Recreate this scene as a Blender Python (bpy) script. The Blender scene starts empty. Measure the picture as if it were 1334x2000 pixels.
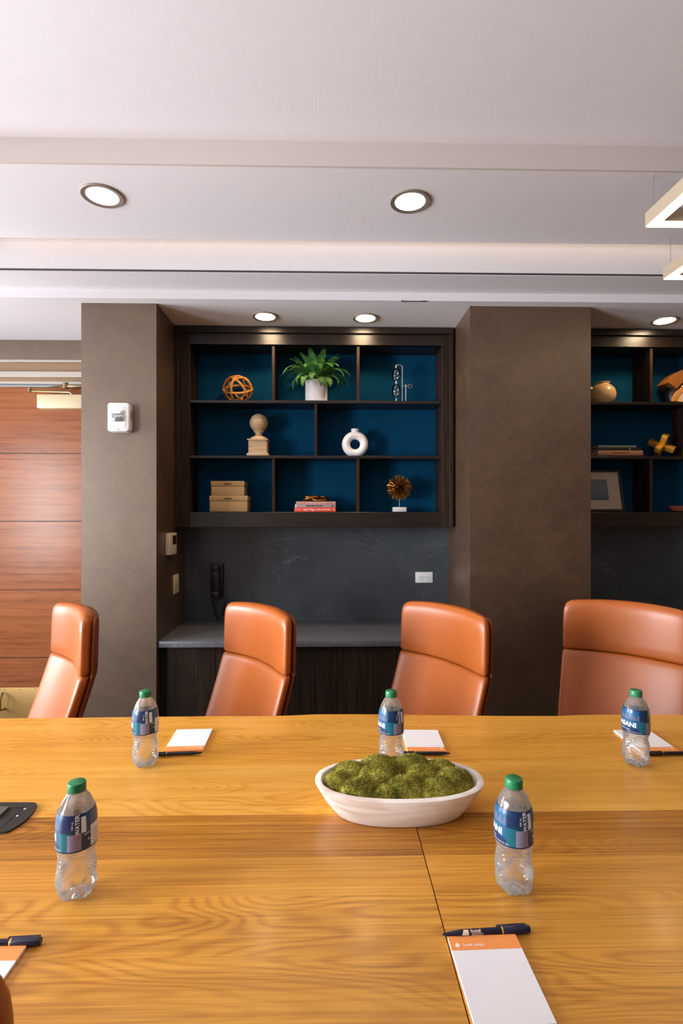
import bpy, bmesh, math, random
from mathutils import Vector, Matrix, Euler
R = math.radians
C = bpy.context.scene.collection
S = bpy.context.scene
random.seed(7)

# ---------------------------------------------------------------- camera, light, exposure
H = 1.42            # eye height
YAW = 0.0205
F = 1020.0          # focal length in pixels of the 1334 x 2000 frame
cam_d = bpy.data.cameras.new('camera'); cam = bpy.data.objects.new('camera', cam_d); C.objects.link(cam)
cam.location = (0, 0, H); cam.rotation_euler = (R(90), 0, -YAW)
cam_d.sensor_fit = 'VERTICAL'; cam_d.sensor_height = 36; cam_d.sensor_width = 24; cam_d.lens = F / 2000 * 36
cam_d.clip_start = 0.02
S.camera = cam
S.view_settings.view_transform = 'Standard'; S.view_settings.look = 'None'
S.view_settings.exposure = -0.3; S.view_settings.gamma = 1; S.view_settings.use_curve_mapping = False
S.cycles.use_denoising = True
S.cycles.max_bounces = 10; S.cycles.transparent_max_bounces = 16; S.cycles.transmission_bounces = 10
S.cycles.sample_clamp_indirect = 6

WINDOW_W = (500.0, 250.0)   # daylight through the window in the left wall
DOWN_W = 10.0         # each recessed ceiling lamp
NICHE_W = 9.0
COVE_W = 1.0
PEND_E = 7.0
w = bpy.data.worlds.new('world'); S.world = w; w.use_nodes = True
w.node_tree.nodes['Background'].inputs[0].default_value = (0.75, 0.85, 1.0, 1)
w.node_tree.nodes['Background'].inputs[1].default_value = 1.0

def area(name, loc, rot, sx, sy, watts, col, spread=180, parent=None):
    d = bpy.data.lights.new(name, 'AREA'); d.shape = 'RECTANGLE'; d.size = sx; d.size_y = sy
    d.energy = watts; d.color = col; d.spread = R(spread)
    o = bpy.data.objects.new(name, d); C.objects.link(o); o.location = loc; o.rotation_euler = rot
    if parent: o.parent = parent
    return o
XL = -3.8            # left wall
WZ0, WZ1 = 0.75, 2.25
WINS = ((-0.9, 0.5), (1.5, 2.9))
for (WY0, WY1), pw in zip(WINS, WINDOW_W):
    area('daylight', (XL - 0.16, (WY0 + WY1) / 2, (WZ0 + WZ1) / 2), (0, R(-90), 0), WZ1 - WZ0, WY1 - WY0, pw, (0.91, 0.95, 1.0))

# ---------------------------------------------------------------- pixel -> point on a plane
def ray(u, v):
    a = (u - 667) / F
    return Vector((a * math.cos(YAW) + math.sin(YAW), math.cos(YAW) - a * math.sin(YAW), (1000 - v) / F))
def onz(u, v, z):
    r = ray(u, v); t = (z - H) / r.z; return Vector((r.x * t, r.y * t, z))
def ony(u, v, Y):
    r = ray(u, v); t = Y / r.y; return Vector((r.x * t, Y, H + r.z * t))
def onx(u, v, X):
    r = ray(u, v); t = X / r.x; return Vector((X, r.y * t, H + r.z * t))

# ---------------------------------------------------------------- mesh helpers
class MB:
    def __init__(s): s.bm = bmesh.new()
    def _xf(s, vs, M):
        if M is not None:
            for v in vs: v.co = M @ v.co
    def box(s, x0, x1, y0, y1, z0, z1, bev=0, M=None, mi=0, seg=2):
        r = bmesh.ops.create_cube(s.bm, size=1)
        vs = r['verts']
        for v in vs:
            v.co = Vector((x0 + (v.co.x + .5) * (x1 - x0), y0 + (v.co.y + .5) * (y1 - y0), z0 + (v.co.z + .5) * (z1 - z0)))
        fs = set(f for v in vs for f in v.link_faces)
        if bev > 0:
            es = list(set(e for v in vs for e in v.link_edges))
            rr = bmesh.ops.bevel(s.bm, geom=es, offset=bev, segments=seg, affect='EDGES', profile=0.5)
            fs = set(rr['faces']) | set(f for f in fs if f.is_valid)
            vs = list(set(v for f in fs for v in f.verts))
        for f in fs: f.material_index = mi
        s._xf(vs, M); return s
    def loft(s, loops, cap0=True, cap1=True, mi=0, closed=True, M=None):
        rows = [[s.bm.verts.new(Vector(p)) for p in L] for L in loops]
        n = len(rows[0])
        for a, b in zip(rows, rows[1:]):
            for i in range(n if closed else n - 1):
                j = (i + 1) % n
                f = s.bm.faces.new((a[i], a[j], b[j], b[i])); f.material_index = mi
        if cap0: s.bm.faces.new(list(reversed(rows[0]))).material_index = mi
        if cap1: s.bm.faces.new(rows[-1]).material_index = mi
        s._xf([v for r in rows for v in r], M); return s
    def lathe(s, prof, seg=32, c=(0, 0, 0), cap0=True, cap1=True, mi=0, M=None):
        loops = [[(c[0] + r * math.cos(2 * math.pi * i / seg), c[1] + r * math.sin(2 * math.pi * i / seg), c[2] + z) for i in range(seg)] for r, z in prof]
        return s.loft(loops, cap0, cap1, mi, True, M)
    def cyl(s, p, q, r, seg=12, mi=0, r2=None):
        return s.tube([p, q], r, seg, mi=mi, r2=r2)
    def tube(s, pts, r, seg=8, closed=False, mi=0, r2=None, rf=None):
        P = [Vector(p) for p in pts]; n = len(P); loops = []; up = None
        for i, p in enumerate(P):
            if closed: t = P[(i + 1) % n] - P[i - 1]
            else: t = P[min(i + 1, n - 1)] - P[max(i - 1, 0)]
            t.normalize()
            if up is None:
                up = t.orthogonal().normalized()
            else:
                up = (up - t * up.dot(t)).normalized()
            b = t.cross(up)
            rr = r if r2 is None else r + (r2 - r) * i / max(1, n - 1)
            if rf: rr = rf(i)
            loops.append([p + up * (rr * math.cos(2 * math.pi * k / seg)) + b * (rr * math.sin(2 * math.pi * k / seg)) for k in range(seg)])
        if closed: loops.append(loops[0]); return s.loft(loops, False, False, mi)
        return s.loft(loops, True, True, mi)
    def prism(s, pts, z0, z1, bev=0, mi=0, M=None):
        lo = [(x, y, z0) for x, y in pts]; hi = [(x, y, z1) for x, y in pts]
        return s.loft([lo, hi], True, True, mi, True, M)
    def tri(s, *ps, mi=0):
        f = s.bm.faces.new([s.bm.verts.new(Vector(p)) for p in ps]); f.material_index = mi
    def obj(s, name, mats, parent=None, loc=None, smooth=True, angle=35, weld=0):
        if weld: bmesh.ops.remove_doubles(s.bm, verts=s.bm.verts, dist=weld)
        bmesh.ops.recalc_face_normals(s.bm, faces=s.bm.faces)
        me = bpy.data.meshes.new(name); s.bm.to_mesh(me); s.bm.free()
        for m in (mats if isinstance(mats, (list, tuple)) else [mats]): me.materials.append(m)
        if smooth:
            me.polygons.foreach_set('use_smooth', [True] * len(me.polygons))
            me.set_sharp_from_angle(angle=R(angle))
        o = bpy.data.objects.new(name, me); C.objects.link(o)
        if parent: o.parent = parent
        if loc is not None: o.location = loc
        return o
def tag(o, label=None, cat=None, group=None, kind=None):
    if label: o['label'] = label
    if cat: o['category'] = cat
    if group: o['group'] = group
    if kind: o['kind'] = kind
    return o
def thing(name, label, cat, loc=(0, 0, 0), rz=0, group=None, rot=None):
    o = bpy.data.objects.new(name, None); C.objects.link(o); o.empty_display_size = 0.05
    o.location = loc; o.rotation_euler = rot if rot else (0, 0, rz)
    return tag(o, label, cat, group)
def struct(o): o['kind'] = 'structure'; return o
def copy_tree(o, parent=None):
    c = o.copy(); C.objects.link(c)
    if parent: c.parent = parent
    for ch in list(o.children): copy_tree(ch, c)
    return c
def text_bm(s, size, ext=0.0, align='CENTER', bold=0.0):
    cu = bpy.data.curves.new('t', 'FONT'); cu.body = s; cu.size = size; cu.extrude = ext
    cu.align_x = align; cu.align_y = 'CENTER'; cu.offset = bold; cu.resolution_u = 3
    o = bpy.data.objects.new('t', cu)
    me = bpy.data.meshes.new_from_object(o); b = bmesh.new(); b.from_mesh(me)
    bpy.data.objects.remove(o); bpy.data.meshes.remove(me); bpy.data.curves.remove(cu)
    return b
def add_text(mb, s, size, M, bend=None, mi=0, bold=0.0, ext=0.0, align='CENTER'):
    b = text_bm(s, size, ext, align, bold)
    me = bpy.data.meshes.new('t')
    if bend:      # cut the flat glyphs finely so that they follow the curve
        for ax in (0, 1):
            lo = min(v.co[ax] for v in b.verts); hi = max(v.co[ax] for v in b.verts); n_ = max(2, int((hi - lo) / (size / 4))) 
            if n_ > 60: continue
            nr = (1, 0, 0) if ax == 0 else (0, 1, 0)
            for q in range(1, n_):
                p_ = lo + (hi - lo) * q / n_; co = (p_, 0, 0) if ax == 0 else (0, p_, 0)
                bmesh.ops.bisect_plane(b, geom=b.verts[:] + b.edges[:] + b.faces[:], plane_co=co, plane_no=nr)
    for v in b.verts: v.co = bend(v.co) if bend else M @ v.co
    b.to_mesh(me); b.free()
    n0 = len(mb.bm.faces); mb.bm.from_mesh(me); bpy.data.meshes.remove(me)
    mb.bm.faces.ensure_lookup_table()
    for f in mb.bm.faces[n0:]: f.material_index = mi

# ---------------------------------------------------------------- materials
def srgb(r, g, b):
    f = lambda c: (c / 255) / 12.92 if c / 255 <= .04045 else ((c / 255 + .055) / 1.055) ** 2.4
    return (f(r), f(g), f(b), 1)
class NT:
    def __init__(s, name):
        s.m = bpy.data.materials.new(name); s.m.use_nodes = True; s.t = s.m.node_tree
        s.b = s.t.nodes['Principled BSDF']
    def n(s, typ, **kw):
        nd = s.t.nodes.new(typ)
        for k, v in kw.items():
            if k in ('operation', 'blend_type', 'noise_dimensions', 'wave_type', 'bands_direction', 'data_type', 'feature', 'interpolation', 'wave_profile', 'distance', 'clamp'): setattr(nd, k, v)
            else: nd.inputs[int(k[1:]) if k[0] == '_' else k.replace('__', ' ')].default_value = v
        return nd
    def l(s, a, b): s.t.links.new(a, b)
    def coords(s, scale=(1, 1, 1), kind='Object', rot=(0, 0, 0)):
        tc = s.n('ShaderNodeTexCoord'); mp = s.n('ShaderNodeMapping'); mp.inputs['Scale'].default_value = scale
        mp.inputs['Rotation'].default_value = rot
        s.l(tc.outputs[kind], mp.inputs['Vector']); return mp.outputs['Vector']
    def noise(s, vec, scale=5, detail=4, rough=.5, dist=0):
        nd = s.n('ShaderNodeTexNoise', Scale=scale, Detail=detail, Roughness=rough, Distortion=dist); s.l(vec, nd.inputs['Vector']); return nd.outputs['Fac']
    def math(s, op, a, b=None):
        nd = s.n('ShaderNodeMath', operation=op)
        for i, x in enumerate((a, b)):
            if x is None: continue
            if isinstance(x, (int, float)): nd.inputs[i].default_value = x
            else: s.l(x, nd.inputs[i])
        return nd.outputs[0]
    def ramp(s, fac, stops, interp='LINEAR'):
        nd = s.t.nodes.new('ShaderNodeValToRGB'); cr = nd.color_ramp; cr.interpolation = interp
        while len(cr.elements) < len(stops): cr.elements.new(0.5)
        for e, (p, c) in zip(cr.elements, stops): e.position = p; e.color = c
        s.l(fac, nd.inputs['Fac']); return nd.outputs['Color']
    def mix(s, fac, a, b, mode='MIX'):
        nd = s.t.nodes.new('ShaderNodeMix'); nd.data_type = 'RGBA'; nd.blend_type = mode
        for sock, x in ((nd.inputs[0], fac), (nd.inputs[6], a), (nd.inputs[7], b)):
            if isinstance(x, (int, float, tuple)): sock.default_value = x
            else: s.l(x, sock)
        return nd.outputs[2]
    def bump(s, h, strength=.2, dist=.002):
        nd = s.n('ShaderNodeBump', Strength=strength, Distance=dist); s.l(h, nd.inputs['Height']); s.l(nd.outputs[0], s.b.inputs['Normal'])
    def set(s, **kw):
        for k, v in kw.items(): s.b.inputs[k.replace('_', ' ')].default_value = v
        return s
def plain(name, col, rough=.5, metal=0, spec=.5, coat=0, em=None, es=0, bump=None, var=0):
    t = NT(name); t.set(Base_Color=col, Roughness=rough, Metallic=metal, Coat_Weight=coat); t.b.inputs['Specular IOR Level'].default_value = spec
    if em: t.b.inputs['Emission Color'].default_value = em; t.b.inputs['Emission Strength'].default_value = es
    if var or bump:
        v = t.coords(); f = t.noise(v, bump[0] if bump else 8, 5)
        if bump: t.bump(f, bump[1], bump[2])
        if var:
            d = tuple(c * (1 - var) for c in col[:3]) + (1,); l = tuple(min(1, c * (1 + var)) for c in col[:3]) + (1,)
            t.l(t.ramp(f, [(.3, d), (.7, l)]), t.b.inputs['Base Color'])
    return t.m

M = {}
# wall covering: taupe woven vinyl with a soft sheen
t = NT('taupe wallcovering'); t.set(Roughness=.45, IOR=1.6, Coat_Weight=1.0); t.b.inputs['Specular IOR Level'].default_value = 1.0; t.b.inputs['Coat Roughness'].default_value = .42; t.b.inputs['Specular Tint'].default_value = (1, .80, .66, 1); t.b.inputs['Coat Tint'].default_value = (1, .92, .84, 1)
a = t.noise(t.coords((400, 400, 26)), 1, 3); b = t.noise(t.coords((26, 26, 400)), 1, 3); c = t.noise(t.coords((3, 3, 4)), 1.3, 4, .6)
d = t.noise(t.coords((14, 14, 14)), 1, 3)
hsum = t.math('ADD', t.math('MULTIPLY', t.math('ADD', a, b), .32), t.math('ADD', t.math('MULTIPLY', c, .22), t.math('MULTIPLY', d, .14)))
t.l(t.ramp(hsum, [(.40, srgb(38, 26, 17)), (.60, srgb(86, 63, 44))]), t.b.inputs['Base Color'])
t.bump(t.math('ADD', a, b), .35, .0012); M['wallcover'] = t.m
t = NT('white woven ceiling'); t.set(Roughness=.75)
a = t.noise(t.coords((260, 18, 18)), 1, 3); b = t.noise(t.coords((18, 260, 260)), 1, 3)
t.l(t.ramp(t.math('MULTIPLY', t.math('ADD', a, b), .5), [(.35, srgb(213, 208, 212)), (.65, srgb(219, 214, 218))]), t.b.inputs['Base Color'])
M['ceiling'] = t.m
M['beige'] = plain('beige shaded riser', srgb(196, 183, 178), .8)  # ceiling tone made darker and warmer: the riser's shade and bounce put into colour
M['reveal'] = plain('dark reveal', srgb(70, 62, 60), .7)
M['wallwhite'] = plain('warm grey wall', srgb(136, 128, 120), .8, var=.03)
M['carpet'] = plain('grey carpet', srgb(112, 106, 100), .95, bump=(220, .6, .004), var=.3)

def wood(name, dark, mid, light, rough, along='z', streak=70, plank=None, spec=.5, coat=0, cath=.5, bump=.1, coatr=.15):
    t = NT(name); t.set(Roughness=rough, Coat_Weight=coat); t.b.inputs['Coat Roughness'].default_value = coatr
    t.b.inputs['Specular IOR Level'].default_value = spec
    lo = {'x': (1.6, streak, streak), 'y': (streak, 1.6, streak), 'z': (streak, streak, 1.6)}[along]
    lo2 = {'x': (.9, 7, 7), 'y': (7, .9, 7), 'z': (7, 7, .9)}[along]
    s1 = t.noise(t.coords(lo), 1, 6, .6, .3); s2 = t.noise(t.coords(lo2), 1, 3, .5, .4)
    rings = t.math('SINE', t.math('MULTIPLY', s2, 75)); rings = t.math('ADD', t.math('MULTIPLY', rings, .5), .5)
    f = t.math('ADD', t.math('MULTIPLY', s1, .62), t.math('ADD', t.math('MULTIPLY', rings, .16 * cath), t.math('MULTIPLY', s2, .24)))
    col = t.ramp(f, [(.3, dark), (.5, mid), (.72, light)])
    t.l(col, t.b.inputs['Base Color'])
    if bump: t.bump(s1, bump, .001)
    return t, col, f
t, _, _ = wood('dark stained oak', srgb(18, 11, 7), srgb(42, 28, 19), srgb(68, 47, 33), .55, 'z', 60, cath=.5, bump=.3, spec=.25); M['oak_v'] = t.m
t, _, _ = wood('dark stained oak horizontal', srgb(13, 8, 5), srgb(29, 19, 12), srgb(50, 34, 23), .33, 'x', 60, cath=.5, bump=.3, spec=.6); M['oak_h'] = t.m
t, _, _ = wood('cherry door veneer', srgb(116, 63, 36), srgb(148, 86, 50), srgb(166, 104, 66), .24, 'x', 45, cath=.35, spec=.38, bump=.05); M['door'] = t.m
t, _, _ = wood('whitewashed wood', srgb(208, 180, 160), srgb(240, 226, 216), srgb(248, 240, 233), .6, 'x', 14, cath=1.0, bump=.1); M['whitewood'] = t.m
t, _, _ = wood('bleached turned wood', srgb(172, 140, 105), srgb(205, 176, 140), srgb(224, 200, 168), .65, 'x', 40, cath=.5, bump=.2); M['finial'] = t.m

# the table veneer: planks along x with their own tones, straight and cathedral grain
t = NT('golden oak table veneer'); t.set(Roughness=.34, Coat_Weight=.08); t.b.inputs['Coat Roughness'].default_value = .15
tc = t.n('ShaderNodeTexCoord'); sep = t.n('ShaderNodeSeparateXYZ'); t.l(tc.outputs['Object'], sep.inputs[0])
y = sep.outputs['Y']
yn = t.math('DIVIDE', t.math('SUBTRACT', y, .5), 1.3)     # .5 .. 1.8 -> 0 .. 1
e = lambda yy: (yy - .5) / 1.3
g = lambda k: (k, k, k, 1)
tone = t.ramp(yn, [(0, g(.62)), (e(.780), g(.62)), (e(.905), g(.56)), (e(1.005), g(.38)), (e(1.15), g(.82)), (e(1.376), g(.72)), (e(1.56), g(.80))], 'CONSTANT')
tid = t.ramp(yn, [(0, g(.1)), (e(.780), g(.35)), (e(.905), g(.9)), (e(1.005), g(.6)), (e(1.15), g(.2)), (e(1.376), g(.75)), (e(1.56), g(.45))], 'CONSTANT')
seg = t.math('GREATER_THAN', sep.outputs['X'], .18)
offs = t.math('ADD', t.math('MULTIPLY', tid, 17.0), t.math('MULTIPLY', seg, 5.3))
comb = t.n('ShaderNodeCombineXYZ'); t.l(sep.outputs['X'], comb.inputs[0]); t.l(y, comb.inputs[1]); t.l(offs, comb.inputs[2])
def tn(sc, scale, det, ro=.5, di=0):
    mp = t.n('ShaderNodeMapping'); mp.inputs['Scale'].default_value = sc; t.l(comb.outputs[0], mp.inputs['Vector']); return t.noise(mp.outputs[0], scale, det, ro, di)
fine = tn((2.2, 210, 1), 1, 5, .7, .15); med = tn((1.3, 30, 1), 1, 4, .6, .5); big = tn((1.1, 5.5, 1), 1, 2, .5, .25)
blotch = tn((2.2, 9, 1), 1, 4, .6, .3)
rings = t.math('MULTIPLY_ADD' if False else 'SINE', t.math('MULTIPLY', big, 230.0))
rings = t.math('POWER', t.math('ADD', t.math('MULTIPLY', rings, .5), .5), 2.0)
cmask = t.ramp(tn((1.0, 4, 1), 1.0, 1), [(.45, g(0)), (.62, g(1))])
f = t.math('ADD', t.math('MULTIPLY', fine, .50), t.math('MULTIPLY', med, .28))
f = t.math('ADD', f, t.math('MULTIPLY', blotch, .22))
f = t.math('SUBTRACT', f, t.math('MULTIPLY', t.math('MULTIPLY', rings, cmask), .10))
f = t.math('ADD', t.math('MULTIPLY', t.math('SUBTRACT', f, .48), 1.25), t.math('ADD', t.math('MULTIPLY', tone, .75), -.02))
col = t.ramp(f, [(.08, srgb(110, 60, 14)), (.30, srgb(176, 112, 32)), (.52, srgb(214, 148, 52)), (.80, srgb(234, 176, 80))])
streakn = t.ramp(tn((.9, 42, 1), 1, 3, .7, .6), [(.26, g(.75)), (.36, g(1))])
col = t.mix(.8, col, streakn, 'MULTIPLY')
t.l(col, t.b.inputs['Base Color']); t.bump(fine, .05, .0005)
M['table'] = t.m

# leather
t = NT('tan leather'); t.set(Roughness=.38, Coat_Weight=.12); t.b.inputs['Coat Roughness'].default_value = .3
v = t.coords((1, 1, 1)); n1 = t.noise(v, 3, 4); n2 = t.noise(v, 700, 2)
t.l(t.ramp(n1, [(.3, srgb(162, 80, 27)), (.7, srgb(178, 93, 35))]), t.b.inputs['Base Color']); t.bump(n2, .12, .0006); M['leather'] = t.m
M['leather_shaded'] = plain('shaded leather shell', srgb(112, 54, 20), .42)  # chair leather darkened: shadow on the back shell is put into its colour
M['chrome'] = plain('polished aluminium', srgb(190, 188, 186), .18, 1)
M['blackplastic'] = plain('black plastic', srgb(20, 20, 21), .35)
M['hubblack'] = plain('satin black plastic', srgb(34, 34, 34), .4)
M['hubgrey'] = plain('grey plastic flap', srgb(86, 82, 76), .45)

# stone
t = NT('blue grey quartz'); t.set(Roughness=.3); v = t.coords()
n = t.noise(v, 2.5, 6, .6, .6); ve = t.ramp(t.noise(t.coords((1, 1, 1.4)), 1.7, 9, .68, 1.4), [(.492, g(0)), (.5, g(1)), (.508, g(0))])
base = t.ramp(n, [(.3, srgb(56, 62, 68)), (.7, srgb(74, 81, 87))])
msk = t.ramp(t.noise(v, 3.2, 5), [(.45, g(0)), (.7, g(.55))])
t.l(t.mix(t.math('MULTIPLY', ve, msk), base, srgb(150, 150, 150)), t.b.inputs['Base Color']); M['stone'] = t.m
t = NT('grey quartz counter'); t.set(Roughness=.28); v = t.coords()
t.l(t.ramp(t.noise(v, 60, 4), [(.3, srgb(88, 88, 92)), (.7, srgb(108, 107, 111))]), t.b.inputs['Base Color']); M['counter'] = t.m
M['blue'] = plain('peacock blue back panel', srgb(9, 62, 94), .9, spec=.05, var=.08)

M['nickel'] = plain('brushed nickel', srgb(150, 138, 128), .45, .55)
M['white'] = plain('white plastic', srgb(236, 236, 238), .35)
M['cream'] = plain('cream enamel', srgb(200, 180, 144), .4)
M['ivory'] = plain('ivory plastic', srgb(214, 200, 178), .4)
M['brass'] = plain('brushed brass', srgb(190, 150, 92), .42, .5, bump=(90, .1, .001))
M['gold'] = plain('polished gold', srgb(236, 176, 64), .38, .7)
M['oldgold'] = plain('aged gold', srgb(170, 120, 52), .32, 1)
M['bronze'] = plain('bronze hardware', srgb(150, 132, 96), .35, 1)
M['framemetal'] = plain('champagne metal frame', srgb(186, 176, 166), .35, .8)
M['framebrown'] = plain('brown door head', srgb(140, 108, 78), .5)
M['steel'] = plain('pale steel rod', srgb(206, 196, 180), .3, .8)
M['black'] = plain('matte black', srgb(12, 12, 12), .6)
M['dark'] = plain('shadow gap black', srgb(8, 7, 7), .8)
M['paper'] = plain('white paper', srgb(240, 234, 236), .75)
M['orange'] = plain('orange print', srgb(246, 150, 78), .7)
M['printwhite'] = plain('white print', srgb(252, 232, 222), .7)
M['peach'] = plain('peach print', srgb(244, 214, 190), .6)
M['navy'] = plain('navy gloss plastic', srgb(24, 24, 48), .25)
M['penblack'] = plain('black pen plastic', srgb(22, 20, 24), .28)
M['capgreen'] = plain('green cap plastic', srgb(28, 120, 74), .35, bump=(40, .02, .001))
M['lab_navy'] = plain('label navy', srgb(22, 46, 84), .3)
M['lab_blue'] = plain('label blue', srgb(20, 84, 124), .3)
M['lab_teal'] = plain('label teal', srgb(12, 98, 112), .3)
M['lab_lav'] = plain('label grey lavender', srgb(140, 132, 160), .35, bump=(300, .02, .001), var=.25)
M['lab_white'] = plain('label white', srgb(226, 232, 240), .3)
M['lab_dteal'] = plain('label dark teal', srgb(10, 66, 84), .3)
M['lab_slate'] = plain('label slate', srgb(82, 98, 130), .3, var=.35)
M['rattan'] = plain('rattan', srgb(206, 138, 62), .6, var=.2)
M['seagrass'] = None
t = NT('woven seagrass'); t.set(Roughness=.7); v = t.coords((1, 1, 1))
w1 = t.n('ShaderNodeTexWave', Scale=55, Distortion=3.5, Detail=2); w1.bands_direction = 'Z'; t.l(v, w1.inputs['Vector'])
w2 = t.n('ShaderNodeTexWave', Scale=55, Distortion=3.5, Detail=2); w2.bands_direction = 'X'; t.l(v, w2.inputs['Vector'])
hh = t.math('MULTIPLY', w1.outputs['Fac'], w2.outputs['Fac'])
t.l(t.ramp(hh, [(0, srgb(166, 132, 84)), (.40, srgb(222, 190, 138))]), t.b.inputs['Base Color']); t.bump(hh, .6, .003); M['seagrass'] = t.m
M['potwhite'] = plain('white ceramic', srgb(236, 232, 232), .35)
M['vase'] = plain('white matte ceramic', srgb(232, 228, 230), .55)
M['soil'] = plain('dark soil', srgb(36, 26, 18), .9, bump=(90, 1, .01))
M['bk_red'] = plain('red book cloth', srgb(226, 74, 54), .55)
M['bk_pink'] = plain('dusty pink cover', srgb(196, 140, 128), .5)
M['bk_grey'] = plain('mauve grey cover', srgb(168, 146, 150), .5)
M['bk_green'] = plain('sage cover', srgb(112, 122, 112), .5)
M['bk_black'] = plain('black cover', srgb(28, 28, 28), .45)
M['bk_tan'] = plain('tan cover', srgb(176, 132, 96), .5)
M['bk_wine'] = plain('wine cover', srgb(86, 34, 30), .5)
M['pages'] = plain('book pages', srgb(226, 214, 196), .8)
M['pottan'] = plain('sand glazed pottery', srgb(202, 168, 122), .28, var=.06)
M['ledviolet'] = plain('violet led', srgb(120, 110, 255), .4, em=(.35, .3, 1, 1), es=5)
M['red'] = plain('red lettering', srgb(200, 34, 30), .5)
M['rock'] = plain('white stone', srgb(214, 212, 210), .4)
M['mat'] = plain('cream picture mat', srgb(190, 166, 148), .8)
M['lamp'] = plain('lamp lens', srgb(255, 250, 245), .5, em=(1, .9, .82, 1), es=5)
M['lampwarm'] = plain('niche lamp lens', srgb(255, 250, 240), .5, em=(1, .74, .46, 1), es=70)
M['pendframe'] = plain('champagne beige metal', srgb(184, 164, 140), .5, .25)
M['pendlens'] = plain('pendant diffuser', srgb(255, 248, 236), .5, em=(1, .86, .62, 1), es=PEND_E)
M['led'] = plain('led tape', srgb(255, 240, 220), .5, em=(1, .78, .55, 1), es=1.5)
t = NT('art photo'); t.set(Roughness=.25); v = t.coords()
sp = t.n('ShaderNodeSeparateXYZ'); t.l(v, sp.inputs[0])
t.l(t.ramp(t.math('ADD', sp.outputs['Z'], t.math('MULTIPLY', t.noise(v, 12, 3), .03)), [(.03, srgb(44, 44, 50)), (.10, srgb(64, 70, 90)), (.16, srgb(92, 92, 96))]), t.b.inputs['Base Color']); M['photo'] = t.m
# leaves / moss
t = NT('fern green'); t.set(Roughness=.45); v = t.coords()
t.l(t.ramp(t.noise(v, 26, 3), [(.3, srgb(30, 84, 40)), (.55, srgb(64, 124, 52)), (.75, srgb(130, 168, 84))]), t.b.inputs['Base Color']); t.b.inputs['Subsurface Weight'].default_value = .0; M['fern'] = t.m
M['fernstem'] = plain('fern stem', srgb(92, 110, 50), .6)
t = NT('moss'); t.set(Roughness=.85); v = t.coords()
a = t.noise(v, 34, 4); b = t.noise(v, 420, 2)
t.l(t.ramp(t.math('ADD', t.math('MULTIPLY', a, .6), t.math('MULTIPLY', b, .4)), [(.34, srgb(90, 84, 22)), (.5, srgb(156, 146, 48)), (.66, srgb(206, 196, 98))]), t.b.inputs['Base Color']); M['moss'] = t.m
# clear things
def glassy(name, ior, col=(1, 1, 1, 1), rough=0):
    t = NT(name); t.set(Base_Color=col, Roughness=rough, IOR=ior, Transmission_Weight=1.0); return t.m
M['water'] = glassy('water', 1.33, (.97, .99, 1, 1))
nt = M['water'].node_tree; out = [n for n in nt.nodes if n.type == 'OUTPUT_MATERIAL'][0]; pb = [n for n in nt.nodes if n.type == 'BSDF_PRINCIPLED'][0]
tr = nt.nodes.new('ShaderNodeBsdfTransparent'); mx = nt.nodes.new('ShaderNodeMixShader'); mx.inputs[0].default_value = .38
nt.links.new(tr.outputs[0], mx.inputs[1]); nt.links.new(pb.outputs[0], mx.inputs[2]); nt.links.new(mx.outputs[0], out.inputs[0])
def thin(name, tint, gl=1.0, ior=1.5, rough=.03, milk=0):
    t = NT(name); nt = t.t; nt.nodes.remove(t.b); out = [n for n in nt.nodes if n.type == 'OUTPUT_MATERIAL'][0]
    tr = nt.nodes.new('ShaderNodeBsdfTransparent'); tr.inputs[0].default_value = tint
    go = nt.nodes.new('ShaderNodeBsdfGlossy'); go.inputs['Roughness'].default_value = rough; go.inputs[0].default_value = (1, 1, 1, 1)
    fr = nt.nodes.new('ShaderNodeFresnel'); fr.inputs[0].default_value = ior
    mx = nt.nodes.new('ShaderNodeMixShader'); ml = nt.nodes.new('ShaderNodeMath'); ml.operation = 'MULTIPLY'; ml.inputs[1].default_value = gl
    nt.links.new(fr.outputs[0], ml.inputs[0]); nt.links.new(ml.outputs[0], mx.inputs[0]); nt.links.new(tr.outputs[0], mx.inputs[1]); nt.links.new(go.outputs[0], mx.inputs[2])
    if milk:
        df = nt.nodes.new('ShaderNodeBsdfDiffuse'); df.inputs[0].default_value = (.95, .95, .97, 1); m2 = nt.nodes.new('ShaderNodeMixShader'); m2.inputs[0].default_value = milk
        nt.links.new(mx.outputs[0], m2.inputs[1]); nt.links.new(df.outputs[0], m2.inputs[2]); mx = m2
    nt.links.new(mx.outputs[0], out.inputs[0]); return t.m
M['pet'] = thin('clear bottle plastic', (.97, .98, .98, 1), 1.0, 1.5, .05, .07)
M['thinglass'] = thin('clear thin glass', (.93, .95, .95, 1), 1.0, 1.5, .01)
M['winglass'] = thin('window glass', (.97, .98, .98, 1), .6, 1.5, .0)

# ---------------------------------------------------------------- the room
ZS = H + 1.13        # soffit
ZP = H + 1.288       # dropped ceiling panel
ZC = H + 1.38        # main ceiling
XR, YB, YW = 3.45, -1.8, 3.47
CL0, CL1, CR0, CR1, YC = -1.348, -.945, .763, 1.433, 2.85
CE0, CE1 = 3.13, XR
YN = 3.40            # back of the niches
def sbox(name, mat, *a, **k):
    m = MB(); m.box(*a, **k); return struct(m.obj(name, mat, smooth=False))
sbox('floor', M['carpet'], XL - .2, XR + .2, YB - .2, 3.75, -.1, 0)
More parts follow.
